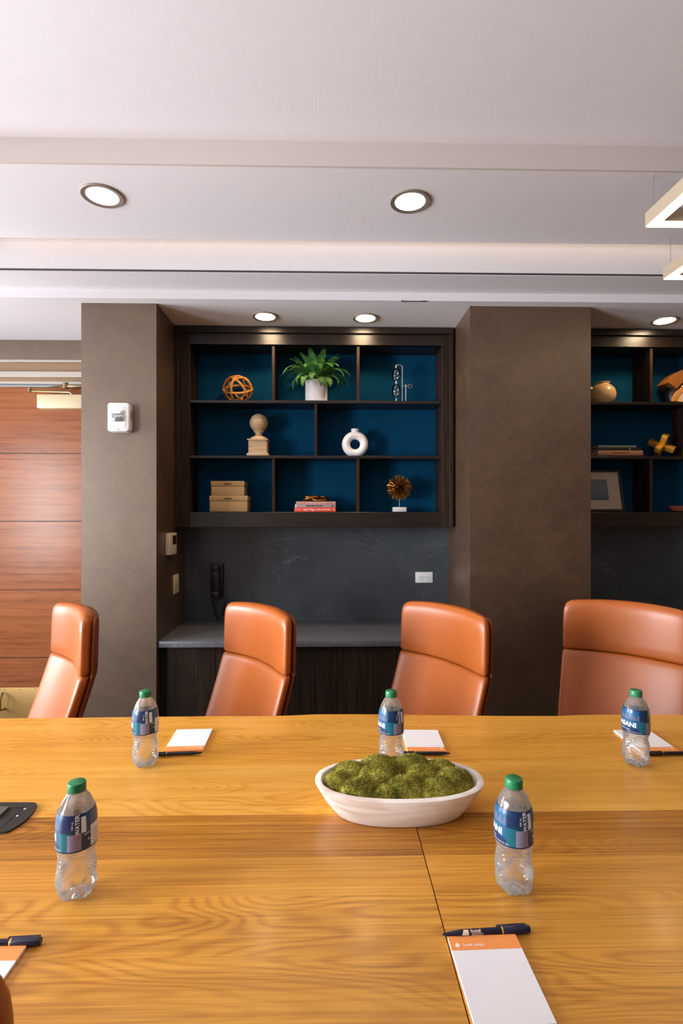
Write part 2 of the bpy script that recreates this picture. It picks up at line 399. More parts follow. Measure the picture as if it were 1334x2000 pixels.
# left wall with its window opening
m = MB()
yy = YB
for WY0, WY1 in WINS:
    m.box(XL - .15, XL, yy, WY0, 0, ZC); m.box(XL - .15, XL, WY0, WY1, 0, WZ0); m.box(XL - .15, XL, WY0, WY1, WZ1, ZC); yy = WY1
m.box(XL - .15, XL, yy, 3.75, 0, ZC)
struct(m.obj('wall_left', M['wallwhite'], smooth=False))
fr = .05
for i, (WY0, WY1) in enumerate(WINS):
    m = MB()
    m.box(XL - .12, XL + .01, WY0 - fr, WY0, WZ0 - fr, WZ1 + fr); m.box(XL - .12, XL + .01, WY1, WY1 + fr, WZ0 - fr, WZ1 + fr)
    m.box(XL - .12, XL + .01, WY0, WY1, WZ0 - fr, WZ0); m.box(XL - .12, XL + .01, WY0, WY1, WZ1, WZ1 + fr)
    wf = struct(m.obj('window_%d' % (i + 1), M['black'], smooth=False))
    m = MB(); m.box(XL - .085, XL - .08, WY0, WY1, WZ0, WZ1); m.obj('pane', M['winglass'], wf, smooth=False)
# rear wall (behind the camera)
m = MB(); m.box(XL, XR, YB - .15, YB, 0, ZC)
struct(m.obj('wall_rear', M['wallwhite'], smooth=False))
sbox('wall_right', M['wallcover'], XR, XR + .15, YB, 3.75, 0, ZC)
# wall over and beside the door, back walls of the niches, piers
m = MB(); m.box(XL, CL0 + .05, YW, 3.75, 2.42, ZS); m.box(XL, -2.5, YW, 3.75, 0, 2.42)
struct(m.obj('wall_door', M['wallcover'], smooth=False))
sbox('wall_pier_left', M['wallcover'], CL0, CL1, YC, 3.75, 0, ZS)
sbox('wall_pier_middle', M['wallcover'], CR0, CR1, YC, 3.75, 0, ZS)
sbox('wall_pier_right', M['wallcover'], CE0, CE1, YC, 3.75, 0, ZS)
sbox('wall_niche_left', M['stone'], CL1, CR0, YN, 3.75, 0, ZS)
sbox('wall_niche_right', M['stone'], CR1, CE0, YN, 3.75, 0, ZS)
# ceiling: soffit over the niches, stepped bulkhead, dropped panel, main ceiling
YS = 2.785; YU = 2.575
m = MB(); m.box(XL, XR, YS, 3.75, ZS, ZS + .3); struct(m.obj('ceiling_soffit', M['ceiling'], smooth=False))
m = MB(); m.box(XL, XR, YU, YS, ZS + .043, ZS + .3); m.box(XL, XR, YU - .012, YU, ZS + .0512, ZS + .5); struct(m.obj('ceiling_bulkhead', M['ceiling'], smooth=False))
m = MB(); m.box(XL, XR, YU - .0125, YU - .001, ZS + .0465, ZS + .0510); struct(m.obj('trim_1', M['reveal'], smooth=False))
YP0, YP1 = 1.957, 2.482
m = MB(); m.box(XL, XR, YP0, YP1, ZP, ZP + .10); struct(m.obj('ceiling_panel', M['ceiling'], smooth=False))
m = MB(); m.box(XL, XR, YB, YP0 - .012, ZC, ZC + .1); m.box(XL, XR, YP0 - .012, YU + .1, ZC + .14, ZC + .2); struct(m.obj('ceiling', M['ceiling'], smooth=False))
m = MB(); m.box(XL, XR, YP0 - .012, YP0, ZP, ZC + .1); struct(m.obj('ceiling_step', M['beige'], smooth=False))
# LED tape along the panel's rear lip, hidden from below
m = MB(); m.box(XL + .1, XR - .1, YP1 + .001, YP1 + .006, ZP + .03, ZP + .038)
tape = m.obj('led_strip', M['led'], smooth=False); tag(tape, 'warm light strip tucked behind the rear edge of the dropped ceiling panel', 'light strip')
area('cove_light', (.9, YP1 + .012, ZP + .034), (R(75), 0, R(0)), 5.0, .01, COVE_W, (1, .72, .46))

# ---------------------------------------------------------------- door, closer, kick plate
YD = 3.50
zf = lambda v: H + (1000 - v) / F * 3.5
m = MB()
m.box(-2.40, -1.20, YD, YD + .045, .01, zf(757) - .004)
door = struct(m.obj('door_1', M['door'], smooth=False))
m = MB()
for k in (887, 1018, 1150, 1281):
    z = zf(k); m.box(-2.40, -1.20, YD - .0006, YD + .002, z - .0022, z + .0022)
m.obj('door_groove', M['framebrown'] if False else M['dark'], door, smooth=False)
m = MB(); m.box(-2.38, -1.22, YD - .003, YD, .03, H + (1000 - 1338.5) / F * 3.5, .001)
for i in range(12): m.lathe([(.004, 0), (.003, .002)], 8, M=Matrix.Translation((-2.36 + i * .101, YD - .003, .246)) @ Matrix.Rotation(R(90), 4, 'X'))
kp = m.obj('kick_plate', M['brass'], door)
m = MB(); zz = lambda v: H + (1000 - v) / F * 3.47
pc = ony(9, 1372, 3.47)
m.tube([(pc.x - .02, YD - .004, pc.z - .05), (pc.x - .02, YD - .05, pc.z - .045), (pc.x - .015, YD - .055, pc.z + .03), (pc.x - .02, YD - .02, pc.z + .06)], .009, 10)
m.obj('door_holder', M['bronze'], door)
m = MB()
m.box(-2.5, -1.20, YD - .034, YD + .05, zf(713), 2.42, .002); m.box(-2.5, -1.20, YD - .012, YD + .05, zf(731), zf(713), 0, mi=1)
m.box(-2.5, -1.20, YD - .034, YD + .05, zf(742), zf(731), .002); m.box(-2.5, -1.2, YD - .02, YD + .05, zf(748), zf(742), 0, mi=1); m.box(-2.5, -1.2, YD - .006, YD + .05, zf(753), zf(748), 0, mi=0)
m.box(-2.5, -2.41, YD - .034, YD + .05, 0, zf(742), .002)
struct(m.obj('trim_2', [M['framemetal'], M['framebrown']], smooth=False))
# door closer
p0 = ony(72, 797, 3.44); p1 = ony(72, 770, 3.44)
cl = thing('door_closer', 'cream door closer with a bronze folding arm at the head of the cherry wood door', 'door closer', (p0.x, YD, p0.z))
m = MB(); m.box(0, .42, -.062, -.001, 0, p1.z - p0.z, .004); m.obj('body', M['cream'], cl)
def rel(u, v, Y): return ony(u, v, Y) - cl.location
m = MB(); q = rel(58, 762, 3.41)
m.cyl(q + Vector((0, 0, -.013)), q + Vector((0, 0, .013)), .012, 16)
e1 = rel(128, 753, 3.44); m.tube([q + Vector((.01, 0, .006)), e1], .005, 8)
m.cyl(e1 + Vector((0, 0, -.02)), e1 + Vector((0, 0, .018)), .018, 16)
e2 = rel(136, 766, 3.40); m.tube([q + Vector((.01, 0, -.006)), e2, rel(140, 770, 3.40)], .0055, 8)
m.box(e1.x, e1.x + .11, e1.y - .01, e1.y + .04, e1.z - .012, e1.z + .004, .002)
m.obj('arm', M['bronze'], cl)
# pier furniture: fire alarm strobe
c = ony(231, 814.5, YC - .045)
al = thing('fire_alarm', 'white fire alarm strobe on the front of the left taupe pier', 'fire alarm', (c.x, YC, c.z))
def rrect(w_, h_, r, n=6):
    pts = []
    for cx, cy, a0 in ((w_ - r, h_ - r, 0), (-w_ + r, h_ - r, 90), (-w_ + r, -h_ + r, 180), (w_ - r, -h_ + r, 270)):
        for i in range(n + 1): a = R(a0 + 90 * i / n); pts.append((cx + r * math.cos(a), cy + r * math.sin(a)))
    return pts
def yloft(m, secs, mi=0, c=(0, 0)):
    # secs: list of (halfw, halfh, radius, y)
    m.loft([[(c[0] + x, y_, c[1] + z) for x, z in rrect(a, b, r)] for a, b, r, y_ in secs], mi=mi)
m = MB(); yloft(m, [(.058, .077, .016, -.001), (.058, .077, .016, -.040), (.055, .074, .016, -.046), (.050, .069, .014, -.048)]); m.obj('housing', M['white'], al)
m = MB(); yloft(m, [(.040, .060, .01, -.048), (.038, .058, .01, -.050)]); yloft(m, [(.030, .012, .003, -.05), (.028, .010, .003, -.052)], c=(0, .042)); m.obj('face_plate', M['white'], al)
m = MB(); yloft(m, [(.032, .022, .004, -.049), (.030, .020, .006, -.062), (.02, .012, .004, -.068)], c=(0, -.003)); m.obj('strobe_lens', M['thinglass'], al)
m = MB(); m.box(-.028, .028, -.0515, -.050, -.022, .014, .0005); m.obj('reflector', M['chrome'], al)
m = MB(); m.cyl((-.018, -.058, -.001), (.018, -.058, -.001), .003, 10); m.obj('flash_tube', M['white'], al)
m = MB(); m.box(-.02, .02, -.056, -.0516, -.018, -.012); m.obj('flash_bracket', M['nickel'], al)
m = MB(); m.box(.014, .036, -.0515, -.0502, .018, .034); m.obj('speaker_grille', M['nickel'], al)
m = MB(); m.cyl((0, -.051, -.066), (0, -.049, -.066), .003, 10); m.obj('screw', M['nickel'], al)
m = MB(); add_text(m, 'FIRE', .026, Matrix.Translation((.0585, -.022, .012)) @ Matrix.Rotation(R(90), 4, 'Z') @ Matrix.Rotation(R(90), 4, 'X') @ Matrix.Rotation(R(-90), 4, 'Z'), ext=.0003, bold=.0008); m.obj('lettering', M['red'], al, smooth=False)
# thermostat and light switch on the pier's side
c0 = onx(329, 1062, CL1)
th = thing('thermostat', 'slim ivory thermostat with a dark screen high on the shaded side of the left pier', 'thermostat', (CL1, c0.y, c0.z))
m = MB(); m.box(.001, .030, -.062, -.035, -.062, .062, .003); m.box(.001, .018, -.035, -.030, -.058, .058, 0, mi=1); m.box(.001, .030, -.030, .062, -.062, .062, .003, mi=2); m.obj('body', [M['ivory'], M['black'], M['cream']], th)
m = MB(); m.box(.030, .0315, -.018, .05, -.004, .048, .0005); m.obj('screen', M['black'], th)
c0 = onx(343, 1140, CL1)
sw = thing('light_switch', 'ivory double light switch plate below the thermostat on the left pier', 'light switch', (CL1, c0.y, c0.z))
m = MB(); m.box(.0005, .006, -.055, .055, -.057, .057, .002); m.obj('plate', M['ivory'], sw)
for s_ in (-.024, .024):
    m = MB(); m.box(.006, .010, s_ - .016, s_ + .016, -.033, .033, .0015); m.obj('rocker', M['cream'], sw)
# outlet
c0 = ony(828, 1127.5, YN)
ou = thing('wall_outlet', 'white horizontal double power outlet on the stone backsplash', 'outlet', (c0.x, YN, c0.z))
m = MB(); m.box(-.057, .057, -.007, -.0005, -.035, .035, .002); m.obj('plate', M['white'], ou)
for sx in (-.02, .02):
    m = MB(); m.lathe([(.0165, -.0002), (.016, .0022)], 24, M=Matrix.Translation((sx, -.007, 0)) @ Matrix.Rotation(R(90), 4, 'X'))
    rc = m.obj('receptacle', M['white'], ou)
    for q in ((sx - .001, sx + .007, -.0096, -.0090, .005, .0072), (sx - .001, sx + .006, -.0096, -.0090, -.0065, -.0043), (sx - .0105, sx - .0058, -.0096, -.009, -.0022, .0022)):
        m = MB(); m.box(*q); m.obj('slot', M['black'], rc, smooth=False)
# wall telephone
c0 = ony(425, 1133, YN)
ph = thing('wall_telephone', 'black wall telephone with a curly cord above the counter', 'telephone', (c0.x, YN, c0.z))
m = MB(); m.box(-.04, .04, -.035, -.001, -.11, .11, .008); m.obj('cradle', M['blackplastic'], ph)
m = MB(); m.box(-.026, .026, -.075, -.058, -.10, .10, .008); m.box(-.028, .028, -.082, -.036, .065, .105, .01); m.box(-.028, .028, -.082, -.036, -.105, -.065, .01); m.obj('handset', M['blackplastic'], ph)
m = MB(); pts = []
for i in range(260):
    s_ = i / 259; a = s_ * math.pi * 1.15
    cx = -.01 + .065 * math.sin(s_ * math.pi) * (1 if s_ > -1 else 1); cz = -.11 - .14 * math.sin(s_ * math.pi)
    cx = -.03 + .09 * s_; k = s_ * 60 * 2 * math.pi / 1.0
    pts.append((cx + .006 * math.cos(k * .7), -.03 + .006 * math.sin(k * .7), cz))
m.tube(pts, .0022, 5); m.obj('cord', M['blackplastic'], ph)

# ---------------------------------------------------------------- recessed lamps
def downlight(u, v, z, r, label, group, lens, watts, col, blend=.6, ang=120, tilt=None):
    p = onz(u, v, z)
    o = thing('recessed_light', label, 'ceiling light', (p.x, p.y, z), 0, group)
    m = MB(); m.lathe([(r, 0), (r, -.004), (r * .97, -.006), (r * .77, -.004), (r * .74, .0)], 48, cap0=False, cap1=False); m.obj('trim_ring', M['nickel'], o)
    m = MB(); m.lathe([(r * .75, -.0035), (r * .4, -.003), (.001, -.0028)], 48, cap0=False); m.obj('lens', lens, o)
    d = bpy.data.lights.new('lamp', 'SPOT'); d.energy = watts; d.color = col; d.spot_size = R(ang); d.spot_blend = blend; d.shadow_soft_size = r * .6
    lo = bpy.data.objects.new('lamp', d); C.objects.link(lo); lo.parent = o; lo.location = (0, 0, -.02)
    return o
wc = (1, .80, .58)
g1 = 'recessed lights in the dropped ceiling panel'; g2 = 'recessed lights in the soffit over the niches'
downlight(200, 382, ZP, .083, 'large recessed light in the ceiling panel, on the side nearer the door', g1, M['lamp'], DOWN_W, wc)
downlight(801, 393, ZP, .083, 'large recessed light in the ceiling panel, between the door side and the pendants', g1, M['lamp'], DOWN_W, wc)
downlight(518, 618, ZS, .074, 'small recessed light over the left niche, between the rattan ball and the fern', g2, M['lampwarm'], NICHE_W, (1, .66, .36), .5, 150)
downlight(714, 621, ZS, .074, 'small recessed light over the left niche, between the fern and the glass dripper', g2, M['lampwarm'], NICHE_W, (1, .66, .36), .5, 150)
downlight(1298, 626, ZS, .074, 'small recessed light over the right niche, above the second bookcase', g2, M['lampwarm'], NICHE_W, (1, .62, .32), .5, 150)
# sprinkler bracket at the soffit edge
p = onz(790, 588, ZS)
o = thing('ceiling_hook', 'tiny dark metal hook and rod at the edge of the soffit', 'hook', (p.x, p.y, ZS))
m = MB(); m.tube([(0, -.004, -.003), (.115, -.004, -.002)], .0022, 6); m.box(.095, .12, -.008, 0, -.004, 0, .001); m.obj('rod', M['blackplastic'], o)
m = MB(); m.tube([(-.008, -.006, -.001), (0, -.006, -.008), (.006, -.006, -.009), (.009, -.006, -.002)], .003, 6); m.box(-.02, -.006, -.012, 0, -.004, 0, .001); m.obj('hook', M['chrome'], o)
# square pendant rings
def pendant(u, v, h, size, label):
    p = onz(u, v, H + h)     # outer rear left corner of the underside
    o = thing('pendant_light', label, 'pendant light', (p.x, p.y, p.z), 0, 'square ring pendants over the table')
    b_, t_ = .043, .055
    def ring(mb, i0, i1, z0, z1, mi=0):
        L = [(i0, -i0), (size - i0, -i0), (size - i0, -size + i0), (i0, -size + i0)]
        K = [(i1, -i1), (size - i1, -i1), (size - i1, -size + i1), (i1, -size + i1)]
        mb.loft([[(x, y_, z0) for x, y_ in L], [(x, y_, z1) for x, y_ in L], [(x, y_, z1) for x, y_ in K], [(x, y_, z0) for x, y_ in K], [(x, y_, z0) for x, y_ in L]], False, False, mi)
    m = MB(); ring(m, 0, b_, .003, t_); m.obj('frame', M['pendframe'], o, smooth=False, weld=1e-5)
    m = MB(); ring(m, .002, b_ - .002, 0, .004); m.obj('diffuser', M['pendlens'], o, smooth=False, weld=1e-5)
    for x, y_ in ((b_ / 2, -b_ / 2), (size - b_ / 2, -b_ / 2), (size - b_ / 2, -size + b_ / 2), (b_ / 2, -size + b_ / 2)):
        top = (ZP if YP0 < p.y + y_ < YP1 else ZC) - p.z
        m = MB(); m.cyl((x, y_, t_), (x, y_, top), .0011, 6); m.obj('cable', M['nickel'], o)
    return o
pendant(1260, 444.5, 1.10, .40, 'glowing square ring pendant in brass, the nearer one under the ceiling panel')
pendant(1295, 546.5, 1.10, .40, 'glowing square ring pendant in brass, the farther one in front of the bulkhead')

# ---------------------------------------------------------------- niche bookcases
def bookcase(x0, x1, inner0, inner1, divs, label):
    zt, z_t, z_b, zb = ZS - .005, 2.44, 1.42, 1.327
    yf, yb = 3.19, YN
    o = thing('display_bookcase', label, 'bookcase', ((x0 + x1) / 2, yf, zb), 0, 'built-in bookcases')
    L = Vector(o.location)
    def b(mb, a0, a1, y0, y1, q0, q1, bev=.0015, mi=0): mb.box(a0 - L.x, a1 - L.x, y0 - L.y, y1 - L.y, q0 - L.z, q1 - L.z, bev, mi=mi, seg=1)
    m = MB(); b(m, inner0, inner1, yf + .004, yb - .001, z_t, zt); b(m, x0, x1, yf - .018, yf + .02, 2.507, zt); b(m, inner0, inner1, yf, yf + .02, z_t, 2.507)
    m.obj('top_rail', M['oak_h'], o, smooth=False)
    m = MB(); b(m, inner0, inner1, yf, yb - .001, zb, z_b - .0006); m.obj('bottom_rail', M['oak_h'], o, smooth=False)
    for a0, a1, c0, c1 in ((x0, inner0, x0, x0 + .022), (inner1, x1, x1 - .022, x1)):
        m = MB(); b(m, a0, a1, yf, yb - .001, zb, 2.507); b(m, c0, c1, yf - .018, yf + .02, zb, 2.507)
        m.obj('stile', M['oak_v'], o, smooth=False)
    m = MB(); b(m, inner0, inner1, yb - .008, yb - .001, z_b, z_t, 0); m.obj('back_panel', M['blue'], o, smooth=False)
    for q0, q1 in ((2.085, 2.103), (1.748, 1.765)):
        m = MB(); b(m, inner0, inner1, yf + .008, yb - .009, q0, q1); m.obj('shelf', M['oak_h'], o, smooth=False)
    for (x, row) in divs:
        q0, q1 = ((2.103, 2.435), (1.765, 2.085), (1.42, 1.748))[row]
        m = MB(); b(m, x - .009, x + .009, yf + .01, yb - .009, q0 + .0002, q1 - .0002); m.obj('divider', M['oak_v'], o, smooth=False)
    return o
bookcase(CL1 + .001, .748, -.858, .682, [(-.351, 0), (.168, 0), (-.092, 1), (-.351, 2), (.168, 2)], 'dark oak bookcase with blue back panels in the left niche')
m = MB(); m.box(.748, CR0 - .0005, 3.20, YN - .001, 1.327, ZS - .005); struct(m.obj('trim_3', M['oak_v'], smooth=False))
d1 = ony(1272.6, 730, 3.2).x
i0 = d1 - .507
bookcase(CR1 + .001, CE0 - .002, i0, i0 + 1.54, [(d1, 0), (d1 + .519, 0), (d1 + .259, 1), (d1, 2), (d1 + .519, 2)], 'dark oak bookcase in the shaded right niche')

# counters and base cabinets
def base(x0, x1, n, where):
    m = MB(); m.box(x0 + .001, x1 - .001, YC + .012, YN - .001, .681, .714, .002); o = m.obj('countertop', M['counter'])
    tag(o, 'grey quartz countertop across the %s niche' % where, 'countertop', 'niche countertops')
    o = thing('base_cabinet', 'dark oak base cabinet under the %s niche counter' % where, 'cabinet', ((x0 + x1) / 2, YC + .05, 0), 0, 'niche base cabinets')
    L = o.location
    m = MB(); m.box(x0 + .004 - L.x, x1 - .004 - L.x, .022, YN - .001 - L.y, .08, .680); m.box(x0 + .004 - L.x, x1 - .004 - L.x, .06, .49, 0.001, .08); m.box(x0 + .004 - L.x, x0 + .03 - L.x, .004, .03, .0, .680); m.obj('body', M['dark'], o, smooth=False)
    w_ = .2755 if n > 1 else 1; xs = x0 + .034
    for i in range(n):
        a = xs + i * w_; b_ = min(a + w_ - .003, x1 - .006)
        if b_ - a < .02: break
        m = MB(); m.box(a - L.x, b_ - L.x, 0, .02, .085, .676, .0012, seg=1); m.obj('door', M['oak_v'], o, smooth=False)
    return o
base(CL1, CR0, 7, 'left'); base(CR1, CE0, 7, 'right')

# ---------------------------------------------------------------- shelf objects
Z1, Z2, Z3 = 2.103, 1.765, 1.42
YI = 3.29
def at(u, z, Y=YI): p = ony(u, 900, Y); return Vector((p.x, Y, z + .0008))
k = YI / F
# rattan ball
rb = thing('rattan_ball', 'round open ball of wrapped rattan hoops on the top shelf', 'ornament', at(464.5, Z1))
rr = .089; zs = .9
def hoop(nrm, off=0, mb=None):
    nrm = Vector(nrm).normalized(); a = nrm.orthogonal().normalized(); b = nrm.cross(a)
    n = 220; rad = math.sqrt(max(.0001, rr * rr - off * off))
    pts = [nrm * off + (a * math.cos(2 * math.pi * i / n) + b * math.sin(2 * math.pi * i / n)) * rad for i in range(n)]
    pts = [Vector((p.x, p.y, p.z * zs)) + Vector((0, 0, rr * zs + .006)) for p in pts]
    mb.tube(pts, .0064, 8, closed=True, rf=lambda i: .0064 + (.0009 if i % 4 < 2 else -.0006))
for q in ((.62, .35, .55), (-.62, .35, .55), (.0, -.55, .9), (.1, .95, .45), (.9, -.25, -.15)):
    m = MB(); hoop(q, 0, m); m.obj('hoop', M['rattan'], rb)
# fern in a pot
fp = thing('potted_fern', 'green fern in a white pot in the middle of the top shelf', 'potted plant', at(618, Z1, 3.295))
m = MB(); m.lathe([(.066, 0), (.070, .004), (.071, .135), (.070, .138), (.066, .137), (.064, .12)], 48, cap1=False); m.obj('pot', M['potwhite'], fp)
m = MB(); m.lathe([(.0645, .112), (.0645, .118), (.03, .122), (.002, .122)], 24); m.obj('soil', M['soil'], fp)
rnd = random.Random(11)
def frond(az, length, lift, droop, seed, wd=.040):
    r = random.Random(seed); d = Vector((math.cos(az), math.sin(az), 0)); n = 34
    pts = []; p = Vector((d.x * .02, d.y * .02, .118)); el = lift
    for i in range(n + 1):
        pts.append(p.copy()); s_ = i / n
        el -= droop / n * (0.6 + 1.0 * s_)
        dd = d * math.cos(el) + Vector((0, 0, math.sin(el)))
        p = p + dd * (length / n)
        if p.y > .085: p.y = .085
        if p.z > .318: p.z = .318
    m = MB(); m.tube(pts, .0012, 4, mi=1, r2=.0004)
    side = d.cross(Vector((0, 0, 1)))
    for i in range(5, n):
        s_ = i / n; L = wd * math.sin(math.pi * min(1, (s_ - .12) / .88) ** .75) * .95 + .004
        t_ = (pts[i + 1] - pts[i]).normalized() if i < n else d
        up = side.cross(t_)
        for sg in (-1, 1):
            dr = (side * sg * .86 + t_ * .5 + up * r.uniform(-.25, .1)).normalized()
            tip = pts[i] + dr * L * r.uniform(.85, 1.1) + Vector((0, 0, -.12 * L)); mid = pts[i] + dr * L * .5
            if tip.y > .095: continue
            wv = t_ * (.0030 + .0016 * (1 - s_))
            a = m.bm.verts.new(pts[i] - wv * .5); b = m.bm.verts.new(mid - wv); c_ = m.bm.verts.new(tip); e_ = m.bm.verts.new(mid + wv); f_ = m.bm.verts.new(pts[i] + wv * .5); g_ = m.bm.verts.new(mid + up * .0012)
            for q in ((a, b, g_), (b, c_, g_), (c_, e_, g_), (e_, f_, g_), (f_, a, g_)): m.bm.faces.new(q)
    m.obj('frond', [M['fern'], M['fernstem']], fp, smooth=False)
FR = []
for i in range(16): FR.append((i * 22.5 + rnd.uniform(-8, 8), rnd.uniform(.22, .29), rnd.uniform(60, 74), rnd.uniform(100, 150)))
for i in range(14): FR.append((i * 25.7 + rnd.uniform(-10, 10), rnd.uniform(.21, .25), rnd.uniform(76, 86), rnd.uniform(50, 90)))
for i in range(8): FR.append((-150 + i * 17 + rnd.uniform(-6, 6), rnd.uniform(.17, .22), rnd.uniform(50, 70), rnd.uniform(140, 175)))
for i in range(6): FR.append((i * 60 + rnd.uniform(-10, 10), rnd.uniform(.20, .23), rnd.uniform(84, 89), rnd.uniform(20, 45)))
for i, (az, ln, lf, dp) in enumerate(FR): frond(R(az), ln, R(lf), R(dp), i, wd=.036)
# glass siphon ornament
gs = thing('glass_dripper', 'double glass bulb dripper on a slim metal stand on the top shelf', 'ornament', at(774, Z1, 3.27))
m = MB(); m.lathe([(.038, 0), (.040, .004), (.036, .007), (.01, .009)], 32); m.obj('base', M['chrome'], gs)
def bulb(zc, rx, rz):
    prof = []
    for i in range(17):
        a = -math.pi / 2 + math.pi * i / 16; prof.append((max(.005, rx * math.cos(a)), zc + rz * math.sin(a)))
    m = MB(); m.lathe([(.005, zc - rz - .012)] + prof + [(.005, zc + rz + .012)], 28, cap0=False, cap1=False); m.obj('glass_bulb', M['thinglass'], gs)
bulb(.078, .029, .042); bulb(.178, .027, .042)
m = MB(); m.tube([(.038, 0, .003), (.038, 0, .225), (.034, 0, .236), (.02, 0, .240), (.004, 0, .240), (-.002, 0, .232)], .0024, 8); m.cyl((0, 0, .222), (0, 0, .238), .006, 12); m.cyl((0, 0, .004), (0, 0, .026), .005, 12); m.cyl((0, 0, .121), (0, 0, .135), .0065, 12); m.obj('stand', M['steel'], gs)
m = MB(); m.cyl((.060, 0, 0), (.060, 0, .118), .0027, 8); m.cyl((.044, 0, .106), (.075, 0, .106), .002, 8); m.obj('side_post', M['steel'], gs)
m = MB(); m.tube([(.075 + .012 + .012 * math.cos(a * math.pi / 6), 0, .106 + .012 * math.sin(a * math.pi / 6)) for a in range(12)], .0017, 6, closed=True); m.obj('knob', M['nickel'], gs)
# finial
fi = thing('wooden_finial', 'bleached wooden ball finial on a square plinth on the middle shelf', 'ornament', at(505.5, Z2))
m = MB(); m.box(-.067, .067, -.067, .067, 0, .018, .005); m.box(-.057, .057, -.057, .057, .016, .098, .003); m.box(-.064, .064, -.064, .064, .098, .106, .003); m.obj('plinth', M['finial'], fi)
m = MB(); m.lathe([(.056, .105), (.055, .112), (.046, .122), (.026, .130), (.021, .138), (.022, .150), (.030, .155), (.032, .160), (.029, .164), (.030, .167)], 40)
prof = [(max(.002, .057 * math.cos(a)), .213 + .057 * math.sin(a)) for a in [(-58 + i * 148 / 24) * math.pi / 180 for i in range(25)]]
prof = [(r + (.002 if .222 < z < .228 else 0) - (.001 if .228 <= z < .232 else 0), z) for r, z in prof]
m.lathe(prof, 48); m.obj('ball_finial', M['finial'], fi)
# donut vase
dv = thing('ring_vase', 'white ring-shaped vase with a hole on the middle shelf', 'vase', at(693.5, Z2))
m = MB(); loops = []
Rm, rt = .057, .026
for i in range(64):
    a = 2 * math.pi * i / 64; L = []
    for j in range(24):
        b_ = 2 * math.pi * j / 24; rad = Rm + rt * math.cos(b_); z = .080 + rad * math.sin(a)
        L.append((rad * math.cos(a), rt * 1.15 * math.sin(b_), max(z, .0008 * (j % 2) * 0)))
    loops.append(L)
loops.append(loops[0]); m.loft(loops, False, False)
m.lathe([(.024, .150), (.0235, .160), (.024, .172), (.026, .176), (.023, .178), (.018, .174), (.016, .155)], 32, cap0=False, cap1=True)
m.obj('ring_body', M['vase'], dv)
# woven boxes
def wbox(u0, u1, v0, vl, v1, label, z0, Y):
    a, b = ony(u0, 900, Y - .07).x, ony(u1, 900, Y - .07).x; kk = (Y - .07) / F; h = (v1 - v0) * kk; hl = (vl - v0) * kk; w_ = (b - a) / 2
    o = thing('woven_box', label, 'box', ((a + b) / 2, Y, z0 + .0008), 0, 'woven lidded boxes')
    m = MB(); m.box(-w_ + .002, w_ - .002, -.068, .068, 0, h - hl, .003); m.obj('body', M['seagrass'], o)
    m = MB(); m.box(-w_, w_, -.070, .070, h - hl + .0008, h, .003); m.obj('lid', M['seagrass'], o)
    m = MB(); m.box(-.022, .022, -.0735, -.0695, h - hl + hl * .32, h - hl + hl * .62, .001); m.obj('tab', plain('seagrass tab', srgb(116, 84, 44), .6), o)
    return h
h1 = wbox(408.5, 483.5, 968.6, 978.7, 1000, 'larger woven seagrass box at the bottom of the pair', Z3, 3.30)
wbox(411.5, 477.3, 940, 950, 968.6, 'smaller woven seagrass box stacked on the larger one', Z3 + h1 + .0005, 3.30)
# books
def book(u0, u1, z0, h, Y, depth, mat, label, group, texts=(), band=None):
    a, b = ony(u0, 900, Y).x, ony(u1, 900, Y).x; cx = (a + b) / 2; w_ = (b - a) / 2
    o = thing('book', label, 'book', (cx, Y, z0 + .0008), 0, group)
    m = MB(); m.box(-w_, w_, 0, .0025, 0, h, .0006); m.box(-w_, w_, .001, depth, 0, .0022, .0005); m.box(-w_, w_, .001, depth, h - .0022, h, .0005)
    if band: m.box(-w_ - .0003, -w_ + .008, -.0004, .002, .0003, h - .0003, 0, mi=1)
    m.obj('cover', [mat, band or mat], o)
    m = MB(); m.box(-w_ + .004, w_ - .004, .003, depth - .004, .0022, h - .0022); m.obj('pages', M['pages'], o, smooth=False)
    if texts:
        m = MB(); mats = []
        for (s_, size, x, mt, bold) in texts:
            if mt not in mats: mats.append(mt)
            add_text(m, s_, size, Matrix.Translation((x, -.0006, h / 2)) @ Matrix.Rotation(R(90), 4, 'X') @ Matrix.Scale(1.0, 4), mi=mats.index(mt), bold=bold)
        m.obj('lettering', mats, o, smooth=False)
gb = 'books under the brass knot'
h = .027; book(575, 656, Z3, h, 3.215, .17, M['bk_red'], 'red book at the bottom of the stack of three', gb, [('Ron Mays', .018, -.036, M['printwhite'], .0003), ('HUSH HUSH BUMPER', .0092, .050, M['printwhite'], .0003), ('BLUE MEMORIES', .005, -.103, M['printwhite'], .0001), ('60', .012, .113, M['printwhite'], .0002)])
book(576.3, 655.5, Z3 + h + .0003, .019, 3.218, .165, M['bk_grey'], 'mauve book with black italic title, middle of the stack of three', gb, [('MICHAEL POLLEN', .0125, -.005, M['black'], .0005), ('\u25a0', .012, .105, M['black'], 0)], M['lab_white'])
book(578, 655.5, Z3 + h + .0198, .017, 3.22, .16, M['bk_pink'], 'dusty pink book on top of the stack of three', gb, [('The Tradition of the Summer Island', .0085, 0, M['printwhite'], .0001), ('\u25cf', .008, .112, M['printwhite'], 0)])
# knot
kz = Z3 + h + .0371
kn = thing('brass_knot', 'dark brass knot ornament lying on the pink book', 'ornament', at(614, kz, 3.30))
m = MB(); pts = []
for i in range(120):
    a = 2 * math.pi * i / 120; pts.append(((.036 + .017 * math.cos(3 * a)) * math.cos(2 * a) * 1.55, (.036 + .017 * math.cos(3 * a)) * math.sin(2 * a), .020 + .012 * math.sin(3 * a)))
m.tube(pts, .0078, 12, closed=True); m.obj('knot_loop', M['oldgold'], kn)
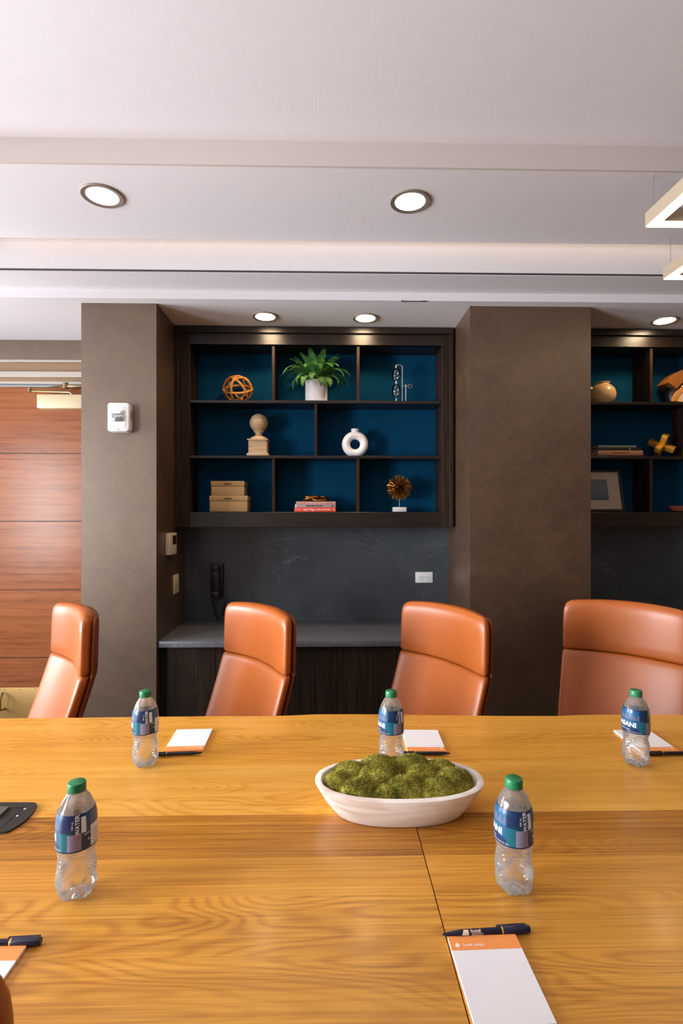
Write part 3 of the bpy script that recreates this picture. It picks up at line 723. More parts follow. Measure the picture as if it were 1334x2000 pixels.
# urchin
ur = thing('spiky_sphere_sculpture', 'gold spiky sphere sculpture on a small white block base', 'sculpture', at(780, Z3, 3.29))
m = MB(); m.box(-.042, .042, -.03, .03, 0, .030, .003); m.obj('base', M['rock'], ur)
m = MB(); m.cyl((0, 0, .029), (0, 0, .150), .0022, 8); m.obj('rod', M['nickel'], ur)
m = MB(); r = random.Random(3); N = 230
for i in range(N):
    z = 1 - 2 * (i + .5) / N; ph_ = i * 2.39996; q = math.sqrt(1 - z * z); d = Vector((q * math.cos(ph_), q * math.sin(ph_), z)) + Vector((r.uniform(-.08, .08), r.uniform(-.08, .08), r.uniform(-.08, .08)))
    d.normalize(); ctr = Vector((0, 0, .152)); L = .082 * r.uniform(.86, 1.03); m.cyl(ctr + d * .008, ctr + d * L, .0011, 5, r2=.0023)
m.obj('spikes', M['oldgold'], ur)
# right bookcase
jug = thing('round_jug', 'squat tan glazed jug with a small spout on the top shelf of the right bookcase', 'jug', at(1176, Z1, 3.30))
m = MB(); m.lathe([(.045, 0), (.062, .01), (.078, .04), (.082, .068), (.074, .098), (.055, .120), (.042, .128), (.040, .134), (.046, .138), (.046, .142), (.040, .143), (.036, .136)], 48, cap1=False); m.obj('body', M['pottan'], jug)
m = MB(); m.tube([(-.062, 0, .095), (-.082, -.005, .104), (-.104, -.01, .112)], .016, 12, r2=.007); m.obj('spout', M['pottan'], jug)
# carved ornament on the top shelf (cut by the frame)
oc = at(1352, Z1, 3.30)
orn = thing('carved_ornament', 'tan domed ornament with a dark beaded band on the top shelf of the right bookcase', 'ornament', oc)
m = MB(); m.lathe([(.10, 0), (.165, .02), (.175, .06), (.165, .12), (.13, .155), (.09, .17)], 40, M=Matrix.Scale(.42, 4, (0, 1, 0))); m.obj('body', M['blackplastic'], orn)
m = MB(); Mt = Matrix.Translation((.0, 0, .0))
arc = [(.172 * math.cos(a), .172 * math.sin(a)) for a in [R(45 + i * 3) for i in range(34)]]
def band(r0, r1, a0, a1, y0, y1, n=24, cz=0, cx=0):
    out = [(cx + r1 * math.cos(R(a0 + (a1 - a0) * i / n)), cz + r1 * math.sin(R(a0 + (a1 - a0) * i / n))) for i in range(n + 1)]
    inn = [(cx + r0 * math.cos(R(a1 + (a0 - a1) * i / n)), cz + r0 * math.sin(R(a1 + (a0 - a1) * i / n))) for i in range(n + 1)]
    P_ = out + inn if r0 > .001 else out + [(cx, cz)]
    return [[(x, y0, z) for x, z in P_], [(x, y1, z) for x, z in P_]]
m.loft(band(.165, .235, 42, 146, -.06, .06)); m.obj('domed_lid', plain('tan carved wood', srgb(140, 86, 34), .5, var=.1), orn)
m = MB()
for i in range(20):
    a = R(40 + i * 5.8); m.lathe([(.001, -.010), (.007, -.006), (.009, 0), (.007, .006), (.001, .010)], 10, c=(.152 * math.cos(a), -.072, .152 * math.sin(a)), mi=i % 2)
m.obj('bead_band', [plain('dark glass bead', srgb(60, 34, 36), .15), M['bronze']], orn)
m = MB(); m.loft(band(.075, .098, 4, 176, -.095, -.07, cx=-.085), mi=0); m.loft(band(0, .075, 4, 176, -.092, -.072, cx=-.085), mi=1); m.loft(band(0, .088, 4, 176, -.095, -.07, cx=.09), mi=0)
m.box(-.03, .03, -.105, -.075, .0, .15, .006, mi=1); m.obj('petal_front', [M['rattan'], plain('pale wood inlay', srgb(226, 184, 138), .5)], orn)
# right shelf books
gb = 'books on the middle shelf of the right bookcase'
rx = [(1166, 1258, .010, M['bk_wine'], 'thin wine red book at the very bottom of the right bookcase stack'), (1168, 1256, .028, M['bk_tan'], 'tan book lying on the wine red one'), (1170, 1253, .018, M['bk_black'], 'black book lying under the sage one'), (1168, 1243, .013, M['bk_green'], 'sage green book topmost of the stack in the right bookcase')]
z = Z2
for i, (u0, u1, hh_, mt, lb) in enumerate(rx):
    tx = [('THE GARDEN HOUSE', .012, .0, M['bk_wine'], .0003)] if i == 1 else ([('\u25ae', .014, .06, M['pages'], 0)] if i == 2 else [])
    book(u0, u1, z, hh_, 3.225, .15, mt, lb, gb, tx); z += hh_ + .0003
# gold jack
jk = thing('gold_jack_sculpture', 'gold jack sculpture of crossed square bars on the middle shelf of the right bookcase', 'sculpture', at(1292, Z2, 3.30))
Rj = Matrix(((0.70, -0.64, 0.0), (-0.40, -0.40, -0.60), (0.5, .5, -.62))).to_4x4()
ax = [Vector((-.71, -.577, -.408)), Vector((.71, -.577, -.408)), Vector((.0, -.577, .816))]
x_ = ax[0].normalized(); y_ = (ax[1] - x_ * ax[1].dot(x_)).normalized(); z_ = x_.cross(y_)
if z_.z < 0: z_ = -z_
RM = Matrix((x_, y_, z_)).transposed().to_4x4()
for i in range(3):
    m = MB(); lo = [-.018] * 3; hi = [.018] * 3; lo[i] = -.078; hi[i] = .078
    m.box(lo[0], hi[0], lo[1], hi[1], lo[2], hi[2], .0015, M=Matrix.Translation((0, 0, .078)) @ RM); m.obj('bar', M['gold'], jk)
bpy.context.view_layer.update()
mn = min((o_.matrix_world @ v.co).z for o_ in jk.children for v in o_.data.vertices); jk.location.z += Z2 - mn + .0009
# leaning picture
pf = thing('picture_frame', 'dark framed landscape photo with a wide cream mat, leaning in the right bookcase', 'picture frame', at(1166.7, Z3 + .0045, 3.245), 0, rot=(R(-13), 0, 0))
w2, hh = .178, .272
m = MB()
for a0, a1, b0, b1 in ((-w2, w2, 0, .014), (-w2, w2, hh - .014, hh), (-w2, -w2 + .014, .014, hh - .014), (w2 - .014, w2, .014, hh - .014)): m.box(a0, a1, 0, .016, b0, b1, .001, seg=1)
m.box(-w2 + .002, w2 - .002, .012, .016, .002, hh - .002); m.obj('frame', M['oak_h'], pf, smooth=False)
m = MB()
for a0, a1, b0, b1 in ((-w2 + .014, w2 - .014, .014, .073), (-w2 + .014, w2 - .014, hh - .062, hh - .014), (-w2 + .014, -w2 + .09, .073, hh - .062), (w2 - .09, w2 - .014, .073, hh - .062)): m.box(a0, a1, .008, .0119, b0, b1)
m.obj('mat_board', M['mat'], pf, smooth=False)
m = MB(); m.box(-w2 + .09, w2 - .09, .0105, .0115, .073, hh - .062); m.obj('photograph', M['photo'], pf, smooth=False)
m = MB(); m.box(-w2 + .014, w2 - .014, .005, .0065, .014, hh - .014); m.obj('glazing', M['winglass'], pf, smooth=False)
wb = thing('wooden_tray', 'low reddish wooden dish at the edge of the bottom shelf of the right bookcase', 'dish', at(1353, Z3, 3.29))
m = MB(); m.lathe([(.08, 0), (.13, .006), (.157, .034), (.159, .038), (.153, .038), (.12, .012), (.01, .009)], 48, M=Matrix.Scale(.42, 4, (0, 1, 0))); m.obj('dish_body', plain('reddish wood', srgb(118, 60, 36), .4), wb)

# ---------------------------------------------------------------- table
T = .755
XA, XB, XS = -2.3, 2.9, .1805
edge = [(0, 1402), (150, 1401), (260, 1399.3), (400, 1398), (540, 1397.4), (580, 1396), (612, 1394.3), (700, 1394), (800, 1395), (900, 1396.4), (980, 1397.4), (1090, 1397.4), (1130, 1395.6), (1170, 1395), (1334, 1395.2)]
ep = [onz(u, v, T) for u, v in edge]
ep = [(XA, ep[0].y)] + [(p.x, p.y) for p in ep] + [(XB, ep[-1].y)]
def eY(x):
    for (a, b), (c_, d) in zip(ep, ep[1:]):
        if a <= x <= c_: return b + (d - b) * (x - a) / (c_ - a)
    return ep[-1][1]
YN0 = .60
tb = thing('conference_table', 'long golden wood conference table with a centre seam', 'table', (0, 0, 0))
for x0, x1, q in ((XA, XS - .0008, 0), (XS + .0008, XB, 1)):
    xs = [x0] + [p[0] for p in ep if x0 + .001 < p[0] < x1 - .001] + [x1]
    top = []; 
    far = [(x, eY(x)) for x in xs]
    out = [(x0, YN0), (x1, YN0)] + far[::-1]
    m = MB()
    def ins(d):   # shrink outline slightly
        r_ = []
        for x, yy in out:
            nx = min(max(x, x0 + (d if q == 0 else .0002)), x1 - (d if q == 1 else .0002)); ny = min(yy - d if yy > 1 else yy + d, 9)
            r_.append((nx, ny))
        return r_
    m.loft([[(x, y_, T - .042) for x, y_ in ins(.006)], [(x, y_, T - .036) for x, y_ in ins(0)], [(x, y_, T - .004) for x, y_ in ins(0)], [(x, y_, T - .001) for x, y_ in ins(.0015)], [(x, y_, T) for x, y_ in ins(.005)]])
    m.obj('tabletop', M['table'], tb, smooth=False)
for cx in (-1.5, 1.9):
    m = MB(); m.box(cx - .3, cx + .3, 1.02, 1.28, .03, T - .043, .01); m.box(cx - .38, cx + .38, .85, 1.45, 0, .03, .008); m.obj('pedestal', M['oak_v'], tb)

# power hub in the table
hb = thing('table_power_hub', 'black pop-up power and data hub set into the table top', 'power hub', tuple(onz(0, 1600, T)))
L0 = hb.location
def hp(u, v, z=0): p = onz(u, v, T); return (p.x - L0.x, p.y - L0.y)
outl = [(-110, 1572), (-60, 1570.5), (0, 1570.4), (66, 1570.3), (71, 1572.5), (72.5, 1576), (69, 1583), (64, 1591), (52, 1603.5), (38, 1614), (26, 1621.5), (17, 1626.3), (10, 1628), (-20, 1628.4), (-110, 1629)]
P2 = [hp(*q) for q in outl]
P2 = [(x, y_) for x, y_ in P2][::-1]
m = MB(); m.prism(P2, .0003, .0042); m.obj('bezel', M['hubblack'], hb, smooth=False)
m = MB(); m.prism([hp(*q) for q in [(-100, 1604), (-4, 1604), (14, 1586.5), (19, 1583), (-100, 1583)]], .0044, .009); m.obj('flap', M['hubgrey'], hb, smooth=False)
m = MB(); m.prism([hp(*q) for q in [(-100, 1580.5), (-100, 1582.2), (36, 1582.2), (43, 1580.5)]], .0043, .0046); m.prism([hp(*q) for q in [(0, 1622), (3, 1622), (48, 1578), (46, 1576.5)]], .0043, .0046); m.obj('gap_line', M['dark'], hb, smooth=False)
m = MB(); a = hp(33.5, 1597.3); m.lathe([(.0018, .0042), (.0018, .0047)], 12, c=(a[0], a[1], 0)); m.obj('indicator_light', M['ledviolet'], hb)
m = MB(); a = hp(49, 1583); m.prism([hp(45, 1584.6), hp(50, 1584.3), hp(51.5, 1581.3)], .0042, .0046); a = hp(19, 1613); m.lathe([(.003, .0042), (.003, .0046)], 12, c=(a[0], a[1], 0), mi=1); m.obj('button_icon', [M['paper'], M['bk_wine']], hb, smooth=False)

# ---------------------------------------------------------------- bowl of moss
bc = onz(780.5, 1527, .82); BX, BY = bc.x, onz(780.5, 1621, T).y + .078
bowl = thing('oval_bowl', 'oval whitewashed wooden bowl in the middle of the table', 'bowl', (BX, BY, T + .0003))
def sup(a, b, z, n=72, e_=2.25):
    L = []
    for i in range(n):
        t_ = 2 * math.pi * i / n; c_, s_ = math.cos(t_), math.sin(t_)
        L.append((a * math.copysign(abs(c_) ** (2 / e_), c_), b * math.copysign(abs(s_) ** (2 / e_), s_), z))
    return L
RA, RB_ = .189, .100
m = MB(); m.loft([sup(.138, .070, 0), sup(.142, .073, .002), sup(.168, .087, .033), sup(RA - .002, RB_ - .001, .0655), sup(RA - .001, RB_ - .001, .068), sup(RA - .004, RB_ - .004, .0695), sup(RA - .014, RB_ - .013, .0695), sup(RA - .016, RB_ - .015, .067), sup(RA - .018, RB_ - .017, .040), sup(.14, .065, .022)])
m.obj('bowl_body', M['whitewood'], bowl)
def mound_h(x, y_):
    h_ = 0.0
    for (cx, cy, rx_, ry_, hh_) in MO:
        d_ = ((x - cx) / rx_) ** 2 + ((y_ - cy) / ry_) ** 2
        if d_ < 1: h_ = max(h_, hh_ * (1 - d_) ** .5)
    return h_
MO = [(-.108, .030, .050, .038, .050), (-.040, .050, .055, .036, .056), (.035, .048, .056, .036, .058), (.098, .036, .048, .034, .050), (-.138, -.008, .038, .038, .040), (-.048, .006, .052, .036, .060), (.050, .010, .046, .030, .052),
      (.118, -.004, .050, .038, .048), (-.088, -.036, .052, .036, .044), (.010, -.038, .050, .036, .050), (.072, -.042, .050, .032, .044), (-.035, -.052, .042, .028, .036), (.142, .012, .034, .04, .032), (.0, .072, .05, .02, .04)]
m = MB(); GX, GY = 150, 84; rm = random.Random(5); vv = {}
fa, fb = RA - .023, RB_ - .022
for i in range(GX + 1):
    for j in range(GY + 1):
        x = -fa + 2 * fa * i / GX; y_ = -fb + 2 * fb * j / GY
        if (abs(x) / fa) ** 2.25 + (abs(y_) / fb) ** 2.25 > 1: continue
        hgt = mound_h(x, y_)
        vv[i, j] = m.bm.verts.new((x, y_, .046 + hgt * .85 + rm.uniform(-.0012, .0012)))
for (i, j), v_ in vv.items():
    if (i + 1, j) in vv and (i, j + 1) in vv and (i + 1, j + 1) in vv: m.bm.faces.new((v_, vv[i + 1, j], vv[i + 1, j + 1], vv[i, j + 1]))
cnt = 0
while cnt < 26000:
    x = rm.uniform(-fa, fa); y_ = rm.uniform(-fb, fb)
    if (abs(x) / fa) ** 2.25 + (abs(y_) / fb) ** 2.25 > 1: continue
    h_ = mound_h(x, y_); e_ = .002
    nx = -(mound_h(x + e_, y_) - h_) / e_ * .85; ny = -(mound_h(x, y_ + e_) - h_) / e_ * .85
    n_ = Vector((max(-2, min(2, nx)), max(-2, min(2, ny)), 1)).normalized()
    n_ = (n_ + Vector((rm.uniform(-.8, .8), rm.uniform(-.8, .8), rm.uniform(-.3, .5)))).normalized()
    p = Vector((x, y_, .046 + h_ * .85 - .001)); L = rm.uniform(.003, .0075); s_ = n_.orthogonal().normalized()
    s_.rotate(Matrix.Rotation(rm.uniform(0, 6.28), 3, n_)); s_ *= rm.uniform(.0005, .0010)
    q = p + n_ * L
    if (abs(q.x) / (fa + .003)) ** 2.25 + (abs(q.y) / (fb + .003)) ** 2.25 > 1 and q.z < .073: continue
    m.tri(p - s_, p + s_, q); cnt += 1
for cx, cy in ((-.055, .03), (.075, -.01), (-.02, -.03), (.12, .02), (-.1, 0), (.02, .03)):
    for kx in range(3):
        x = cx + rm.uniform(-.02, .02); y_ = cy + rm.uniform(-.015, .015); p = Vector((x, y_, .046 + mound_h(x, y_) * .85)); d = Vector((rm.uniform(-1, 1), rm.uniform(-1, 1), 1.1)).normalized()
        m.tube([p, p + d * .008, p + d * .016 + Vector((rm.uniform(-.003, .003), 0, -.002))], .0004, 4)
mo = m.obj('moss', M['moss'], None, loc=(BX, BY, T + .0003), smooth=False)
tag(mo, 'green cushions of moss heaped in the oval whitewashed bowl', 'moss', kind='stuff')

# ---------------------------------------------------------------- water bottles
BPROF = [(.020, .0030), (.0255, .0035), (.0300, .010), (.0322, .020), (.0330, .032), (.0328, .046), (.0316, .058), (.0300, .068), (.0297, .074), (.0308, .081), (.0326, .089), (.0330, .093), (.0330, .118), (.0326, .132), (.0312, .144), (.0290, .152), (.0255, .161), (.0215, .169), (.0170, .1755), (.0138, .180), (.0126, .183), (.0126, .190)]
def ip(z):
    for (r0, z0), (r1, z1) in zip(BPROF, BPROF[1:]):
        if z0 <= z <= z1: return r0 + (r1 - r0) * (z - z0) / (z1 - z0)
    return BPROF[-1][0]
def brad(z, th, inset=0):
    r = ip(z)
    w_ = max(0, min(1, (z - .012) / .01)) * max(0, min(1, (.086 - z) / .008))
    r += w_ * (-.0010 + .0011 * math.sin(5 * th + z * 150) + .0006 * math.cos(z * 900))
    if z > .155: r += .0004 * math.cos(10 * th) * max(0, min(1, (.178 - z) / .01))
    return r - inset
def bfoot(z, th):
    w_ = max(0, 1 - z / .022)
    return z - 0 + w_ * .0065 * (.5 - .5 * math.cos(5 * th)) - w_ * .003 * 0
SEG = 60
def bloops(z0, z1, n, inset):
    Ls = []
    for i in range(n + 1):
        z = z0 + (z1 - z0) * i / n
        Ls.append([(brad(z, 2 * math.pi * k_ / SEG, inset) * math.cos(2 * math.pi * k_ / SEG), brad(z, 2 * math.pi * k_ / SEG, inset) * math.sin(2 * math.pi * k_ / SEG), bfoot(z, 2 * math.pi * k_ / SEG)) for k_ in range(SEG)])
    return Ls
bot = thing('water_bottle', 'x', 'water bottle', (0, 0, 0), 0, 'bottles of water on the table')
m = MB(); Ls = bloops(.0030, .190, 90, 0)
foot = [[(r_ * math.cos(2 * math.pi * k_ / SEG), r_ * math.sin(2 * math.pi * k_ / SEG), z_ + .004 * (.5 - .5 * math.cos(10 * math.pi * k_ / SEG)) * min(1, r_ / .015)) for k_ in range(SEG)] for r_, z_ in ((.0008, .009), (.008, .0075), (.015, .0035), (.0185, .0012))]
m.loft(foot + Ls, True, False); m.obj('bottle_shell', M['pet'], bot, angle=180)
m = MB(); Ls = bloops(.0042, .163, 70, .0007)
foot = [[(r_ * math.cos(2 * math.pi * k_ / SEG), r_ * math.sin(2 * math.pi * k_ / SEG), z_ + .004 * (.5 - .5 * math.cos(10 * math.pi * k_ / SEG)) * min(1, r_ / .015)) for k_ in range(SEG)] for r_, z_ in ((.0008, .0098), (.008, .0083), (.015, .0048))]
m.loft(foot + Ls, True, True); m.obj('water', M['water'], bot, angle=50)
m = MB(); n = 48; L1 = [(.0138, .181), (.0146, .182), (.0147, .1935), (.0140, .1958), (.0128, .1965)]
loops = [[((r_ + (.00035 if (k_ % 2 and .1815 < z_ < .194) else 0)) * math.cos(2 * math.pi * k_ / 96), (r_ + (.00035 if (k_ % 2 and .1815 < z_ < .194) else 0)) * math.sin(2 * math.pi * k_ / 96), z_) for k_ in range(96)] for r_, z_ in L1]
m.loft(loops); m.obj('cap', M['capgreen'], bot)
m = MB(); m.lathe([(.0126, .1795), (.0152, .1800), (.0152, .1808), (.0126, .1812)], 40, cap0=False, cap1=False); m.obj('neck_ring', M['pet'], bot)
# label: printed sleeve, colours by patch
LM = [M['lab_navy'], M['lab_blue'], M['lab_teal'], M['lab_lav'], M['lab_white'], M['lab_dteal'], M['lab_slate']]
def lab(u, w_):
    u = (u + 180) % 360 - 180
    if w_ > .97 or w_ < .03: return 0
    if -80 <= u < 62:
        if w_ > .56: return 6 if (math.sin(u * .35) * .08 + .74 > w_) else 1
        return 1 if w_ > .22 + .05 * math.sin(u * .06) else 0
    if 62 <= u < 90: return 2 if w_ < .52 else 0
    if 90 <= u < 128: return 3 if w_ < .5 else (0 if w_ > .56 else 5)
    if 128 <= u < 142: return 5 if w_ < .5 else (4 if w_ < .93 else 0)
    if 142 <= u < 156: return 0 if w_ < .45 else (2 if w_ < .6 else 1)
    if u >= 156 or u < -150: return 4 if w_ < .52 else (6 if w_ > .6 else 4)
    return 2 if w_ < .5 else 1
m = MB(); NU, NW = 180, 26; z0, z1 = .0915, .1525
rows = []
for j in range(NW + 1):
    z = z0 + (z1 - z0) * j / NW; rows.append([m.bm.verts.new(((ip(z) + .0005) * math.cos(2 * math.pi * i / NU), (ip(z) + .0005) * math.sin(2 * math.pi * i / NU), z)) for i in range(NU)])
for j in range(NW):
    for i in range(NU):
        f_ = m.bm.faces.new((rows[j][i], rows[j][(i + 1) % NU], rows[j + 1][(i + 1) % NU], rows[j + 1][i])); f_.material_index = lab((i + .5) * 360 / NU, (j + .5) / NW)
lb = m.obj('label_sleeve', LM, bot, angle=180)
def bendf(u0, zc, vertical=False, rot=1):
    def f_(co):
        x, y2 = (co.x, co.y) if not vertical else (co.y * -1 * rot, co.x * rot)
        z = zc + y2; r_ = ip(min(max(z, z0), z1)) + .0008; a = R(u0) + x / r_
        return Vector((r_ * math.cos(a), r_ * math.sin(a), z))
    return f_
m = MB(); add_text(m, 'DASANI', .0165, None, bendf(0, .1135), bold=.0005)
add_text(m, 'PURIFIED WATER', .0036, None, bendf(0, .1005)); add_text(m, 'MINERALS ADDED FOR TASTE', .0026, None, bendf(40, .0955))
add_text(m, 'WATER', .0092, None, bendf(118, .1365, True, 1), bold=.0003)
add_text(m, '500 mL', .0048, None, bendf(104, .137, True, 1))
add_text(m, 'DEPOSIT', .005, None, bendf(152, .118)); add_text(m, '5\u00a2', .006, None, bendf(150, .108))
m.obj('lettering', M['lab_white'], lb, smooth=False)
m = MB()
for i in range(9): add_text(m, 'nutrition facts 0 g' if i % 2 else 'calories 0 fat 0', .0034, None, bendf(182, .097 + i * .0042 if i < 6 else .097 + i * .0055))
m.obj('fine_print', M['lab_navy'], lb, smooth=False)
bl = [((284, 1495), 112, 'water bottle beside the pad nearest the taupe left pier, back row'), ((764, 1495), 78, 'water bottle standing just behind the moss bowl'), ((1242, 1493.5), 48, 'water bottle in front of the widest tan chair, logo partly showing'), ((150, 1747), 116, 'near water bottle between the black power hub and the front edge of the table'), ((1003.5, 1737), 84, 'near water bottle to the side of the moss bowl, above the full notepad')]
for i, (px, uc, lbx) in enumerate(bl):
    o = bot if i == 0 else copy_tree(bot)
    p = onz(px[0], px[1], T); o.location = (p.x, p.y, T + .0004)
    o.rotation_euler.z = math.atan2(-p.y, -p.x) - R(uc); o['label'] = lbx

# ---------------------------------------------------------------- notepads and pens
PW, PL = .107, .142
pad = thing('notepad', 'x', 'notepad', (0, 0, 0), 0, 'notepads laid out on the table')
m = MB(); m.box(-PW / 2, PW / 2, -PL / 2, PL / 2, 0, .0048, .0002, seg=1); m.obj('sheets', M['paper'], pad, smooth=False)
m = MB(); m.box(-PW / 2, PW / 2, PL / 2 - .0255, PL / 2 + .0002, .0046, .0051, 0); m.box(-PW / 2, PW / 2, PL / 2, PL / 2 + .0006, 0, .0051); m.obj('orange_header', M['orange'], pad, smooth=False)
m = MB(); add_text(m, 'hotel indigo', .0068, Matrix.Translation((-PW / 2 + .036, PL / 2 - .0165, .0053)), bold=.0001)
m.prism([(-PW / 2 + .011 + .0035 * math.sin(a) * (1 if math.cos(a) < .2 else .55), PL / 2 - .0160 + .0042 * math.cos(a)) for a in [2 * math.pi * i / 16 for i in range(16)]][::-1], .0051, .0053)
m.obj('lettering', M['printwhite'], pad, smooth=False)
def padpose(front_l, front_r, sign, label, first):
    # the orange edge runs from px front_l to front_r; sign=-1: orange edge is the one nearer the camera
    a, b = onz(*front_l, T + .003), onz(*front_r, T + .003); d = (b - a); ang = math.atan2(d.y, d.x); mid = (a + b) / 2
    o = pad if first else copy_tree(pad)
    rz = ang if sign > 0 else ang + math.pi
    upv = Vector((-math.sin(rz), math.cos(rz), 0)); c_ = mid - upv * (PL / 2)
    o.location = (c_.x, c_.y, T + .0003); o.rotation_euler.z = rz; o['label'] = label
    return o
padpose((321, 1468), (395, 1466), -1, 'notepad in front of the second tan chair from the door, skewed', True)
padpose((797.6, 1468.5), (870, 1469), -1, 'notepad beside the bottle behind the moss bowl', False)
padpose((1252, 1469), (1328, 1468.5), -1, 'notepad half hidden behind the bottle before the widest chair', False)
padpose((875.3, 1832.6), (1006, 1827.7), 1, 'nearest whole notepad, orange strip away from the viewer, beside the table seam', False)
padpose((-85, 1853), (48, 1850.5), 1, 'notepad under the navy pen, cut off at the table corner by the tan chair', False)
def pen(mat_, capmat, letter):
    o = thing('pen', 'x', 'pen', (0, 0, 0), 0, 'pens by the notepads')
    rad = .0055
    m = MB(); RX = Matrix.Translation((0, 0, rad + .0004)) @ Matrix.Rotation(R(90), 4, 'Y')
    m.lathe([(.0012, -.070), (.0022, -.066), (.0042, -.050), (.0050, -.040), (.0050, .024), (.0046, .026)], 20, M=RX); m.obj('barrel', mat_, o)
    m = MB(); m.lathe([(.0052, .026), (.0058, .027), (.0060, .060), (.0056, .067), (.0046, .070)], 20, M=RX); m.obj('cap', capmat, o)
    m = MB(); m.lathe([(.0053, .0238), (.0055, .0245), (.0055, .0262), (.0052, .0266)], 20, cap0=False, cap1=False, M=RX); m.obj('ring', M['gold'], o)
    m = MB(); m.box(.018, .066, .0045, .0085, rad + .001, rad + .004, .0008); m.obj('clip', capmat, o)
    # lettering on the side facing up and toward -y
    def bend_(cx, s_=1):
        def f_(co):
            a = R(-52) + co.y / .0053
            return Vector((cx + co.x, -.0053 * math.cos(a + R(0)) * 1.0 if False else .0053 * math.sin(a), rad + .0004 + .0053 * math.cos(a)))
        return f_
    m = MB(); add_text(m, 'hotel', .0078, None, lambda co: bend_(-.018)(Vector((co.x, co.y + .0020, 0))), bold=.00012); add_text(m, 'INDIGO', .0050, None, lambda co: bend_(-.016)(Vector((co.x, co.y - .0028, 0))))
    n = 10
    for i in range(n):
        a0 = R(-85 + 80 * i / n); a1 = R(-85 + 80 * (i + 1) / n); q0 = -.0405 + .0035 * i / n; q1 = -.0405 + .0035 * (i + 1) / n
        A = lambda q, a: (q, .00535 * math.sin(a), rad + .0004 + .00535 * math.cos(a))
        m.bm.faces.new([m.bm.verts.new(Vector(A(*t_))) for t_ in ((q0, a0), (-.0295, a0), (-.0295, a1), (q1, a1))])
    m.obj('lettering', letter, o, smooth=False)
    return o
pens = {}
def placepen(kind, tip, end, label):
    if kind not in pens: pens[kind] = pen(M['navy'] if kind == 'navy' else M['penblack'], M['navy'] if kind == 'navy' else M['penblack'], M['peach']); o = pens[kind]
    else: o = copy_tree(pens[kind])
    a, b = onz(*tip, T + .005), onz(*end, T + .005); d = b - a; ang = math.atan2(d.y, d.x); c_ = (a + b) / 2
    o.location = (c_.x, c_.y, T + .0003); o.rotation_euler.z = ang; o['label'] = label; return o
placepen('navy', (872, 1826), (1027, 1816), 'navy pen with white hotel lettering lying above the nearest whole notepad')
placepen('navy', (-90, 1848), (65, 1840), 'navy pen at the edge of the picture on the notepad by the tan chair')
placepen('black', (394, 1471), (294, 1474.5), 'black pen lying between the back row bottle and the skewed notepad')
placepen('black', (879, 1472), (779, 1472.5), 'black pen with white lettering half hidden behind the moss bowl')
placepen('black', (1262 + 100, 1472), (1262, 1472), 'black pen at the notepad before the widest chair')

# ---------------------------------------------------------------- chairs
def pad_loft(zlev, w_, yc, th, n=56, c=.05, crown=0, ex=4.0):
    loops = []
    for (z, ws, ts, cw) in zlev:
        L = []
        for i in range(n):
            t_ = 2 * math.pi * i / n; cs, sn = math.cos(t_), math.sin(t_)
            x = (w_ - ws) * math.copysign(abs(cs) ** (2 / ex), cs); y_ = th * ts * math.copysign(abs(sn) ** (2 / 2.6), sn)
            u = x / w_
            L.append((x, yc(z) + y_ - c * abs(u) ** 2.0 + c * .3, z + cw * (1 - u * u)))
        loops.append(L)
    return loops
def prof_y(z):
    if z > .80: return .004 + (z - .80) * .03
    return -(.80 - z) * .30 - max(0, .80 - z) ** 2 * .12 + .004
ch = thing('leather_chair', 'x', 'office chair', (0, 0, 0), 0, 'tan leather chairs at the table')
ZT = 1.018
lev = [(.806, .012, .55, .006), (.8045, .006, .80, .006), (.809, .002, .93, .006), (.816, 0, 1, .007), (.85, 0, 1, .008), (.89, 0, 1, .009), (.93, 0, 1, .010), (.965, .001, 1, .011), (.985, .003, .98, .012), (1.000, .008, .90, .013), (1.010, .016, .74, .014), (1.016, .027, .5, .0145), (ZT, .04, .22, .015)]
m = MB(); m.loft(pad_loft(lev, .242, prof_y, .034)); m.obj('headrest', M['leather'], ch, angle=180)
lev = [(.36, .03, .5, 0), (.37, .01, .9, 0), (.40, 0, 1, 0)] + [(.40 + .05 * i, 0, 1, .0008 * i) for i in range(1, 8)] + [(.775, 0, 1, .006), (.788, .001, .98, .006), (.796, .003, .90, .006), (.800, .007, .72, .006), (.802, .013, .5, .006)]
m = MB(); m.loft(pad_loft(lev, .244, prof_y, .034)); m.obj('backrest', M['leather'], ch, angle=180)
lev = [(.30, .03, .5, 0), (.32, .008, .9, 0)] + [(.36 + .055 * i, .002, 1, .001 * i) for i in range(0, 11)] + [(.985, .008, .95, .012), (1.0, .016, .8, .013), (1.006, .028, .5, .014)]
m = MB(); m.loft(pad_loft(lev, .243, lambda z: prof_y(z) + .032, .016)); m.obj('back_shell', M['leather_shaded'], ch, angle=180)
m = MB(); lo = []
for z, s_ in ((.40, .93), (.405, .97), (.425, 1), (.465, 1), (.485, .98), (.492, .93), (.495, .85)):
    lo.append([(x, -.385 + y_, z - .03 * max(0, (-y_ / .25)) ** 3 * (1 if z > .46 else .3)) for x, y_, _ in [(q[0] * s_, q[1] * s_, 0) for q in sup(.25, .25, 0, 56, 5)]])
m.loft(lo); m.obj('seat', M['leather'], ch, angle=180)
m = MB(); m.cyl((0, -.33, .09), (0, -.33, .26), .028, 20); m.cyl((0, -.33, .26), (0, -.33, .40), .016, 20); m.box(-.10, .10, -.43, -.23, .375, .40, .006); m.obj('gas_lift', M['chrome'], ch)
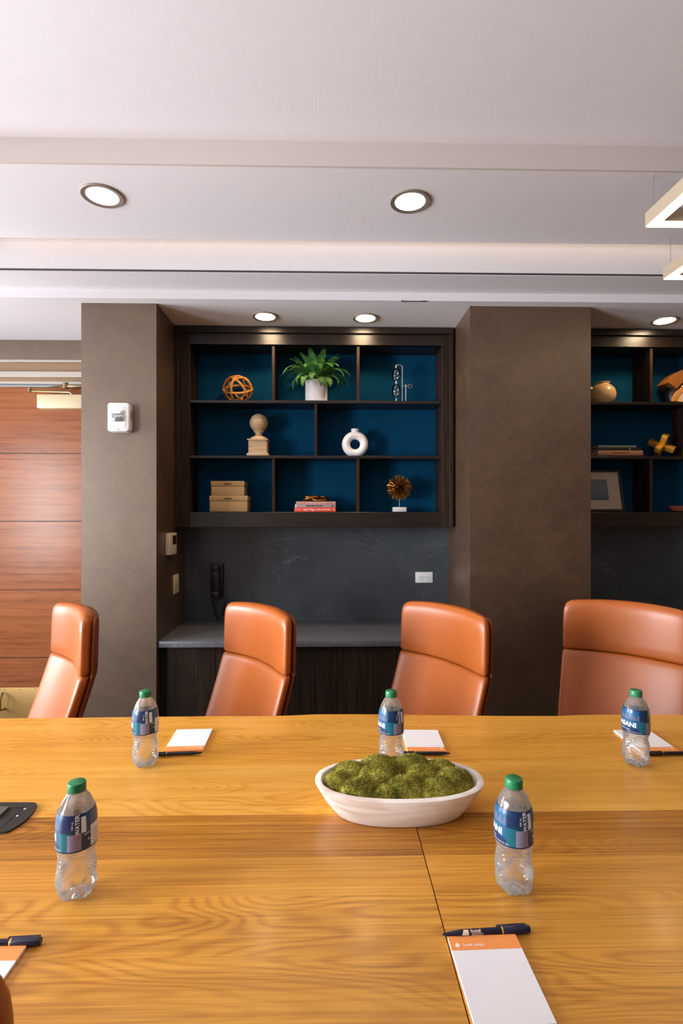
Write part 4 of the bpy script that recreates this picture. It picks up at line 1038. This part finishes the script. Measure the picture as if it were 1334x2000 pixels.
for i in range(5):
    a = R(72 * i + 18); d = Vector((math.cos(a), math.sin(a), 0)); c_ = Vector((0, -.33, 0))
    m = MB(); m.tube([c_ + d * .02 + Vector((0, 0, .105)), c_ + d * .16 + Vector((0, 0, .092)), c_ + d * .30 + Vector((0, 0, .068))], .020, 10, r2=.012); lg = m.obj('leg', M['chrome'], ch)
    e_ = c_ + d * .30; sd = Vector((-d.y, d.x, 0))
    m = MB()
    for s_ in (-.014, .014): m.cyl(e_ + sd * (s_ - .009) + Vector((0, 0, .028)), e_ + sd * (s_ + .009) + Vector((0, 0, .028)), .027, 18)
    m.cyl(e_ + Vector((0, 0, .028)), e_ + Vector((0, 0, .066)), .006, 8); m.obj('caster', M['blackplastic'], lg)
# (far top corner px, near top corner px) -> top centre and angle
def setchair(o, mid, rz, label):
    o.location = (mid[0], mid[1], 0); o.rotation_euler.z = rz; o['label'] = label
A = lambda u, v: onz(u, v, ZT)
specs = [((101, 1177), (161, 1212), 'tan leather chair in front of the cherry door, most turned away'), ((437, 1176), (562, 1210), 'tan leather chair in front of the wall telephone in the left niche'), ((785, 1175), (947, 1210), 'tan leather chair between the stone backsplash and the middle pier')]
for i, (a, b, lbx) in enumerate(specs):
    p, q = A(*a), A(*b); d = q - p; mid = (p + q) / 2; rz = math.atan2(d.y, d.x)
    # the wings stand forward of the middle by most of the curve
    fwd = Vector((math.sin(rz), -math.cos(rz), 0)); mid = mid - fwd * .035
    o = ch if i == 0 else copy_tree(ch)
    setchair(o, mid, rz, lbx)
p = A(1098, 1173); rz = R(-37); d = Vector((math.cos(rz), math.sin(rz), 0)); fwd = Vector((math.sin(rz), -math.cos(rz), 0))
mid = p + d * .245 - fwd * .035
setchair(copy_tree(ch), mid, rz, 'tan leather chair facing the viewer most squarely, beside the right bookcase')
# the chair on the near side, only the corner of its back in view
rz = R(180 - 8); cc = onz(34, 1893, ZT - .012)
setchair(copy_tree(ch), (cc.x - .245, cc.y - .0, 0), rz, 'tan leather chair on the near side, only a corner of its back showing')
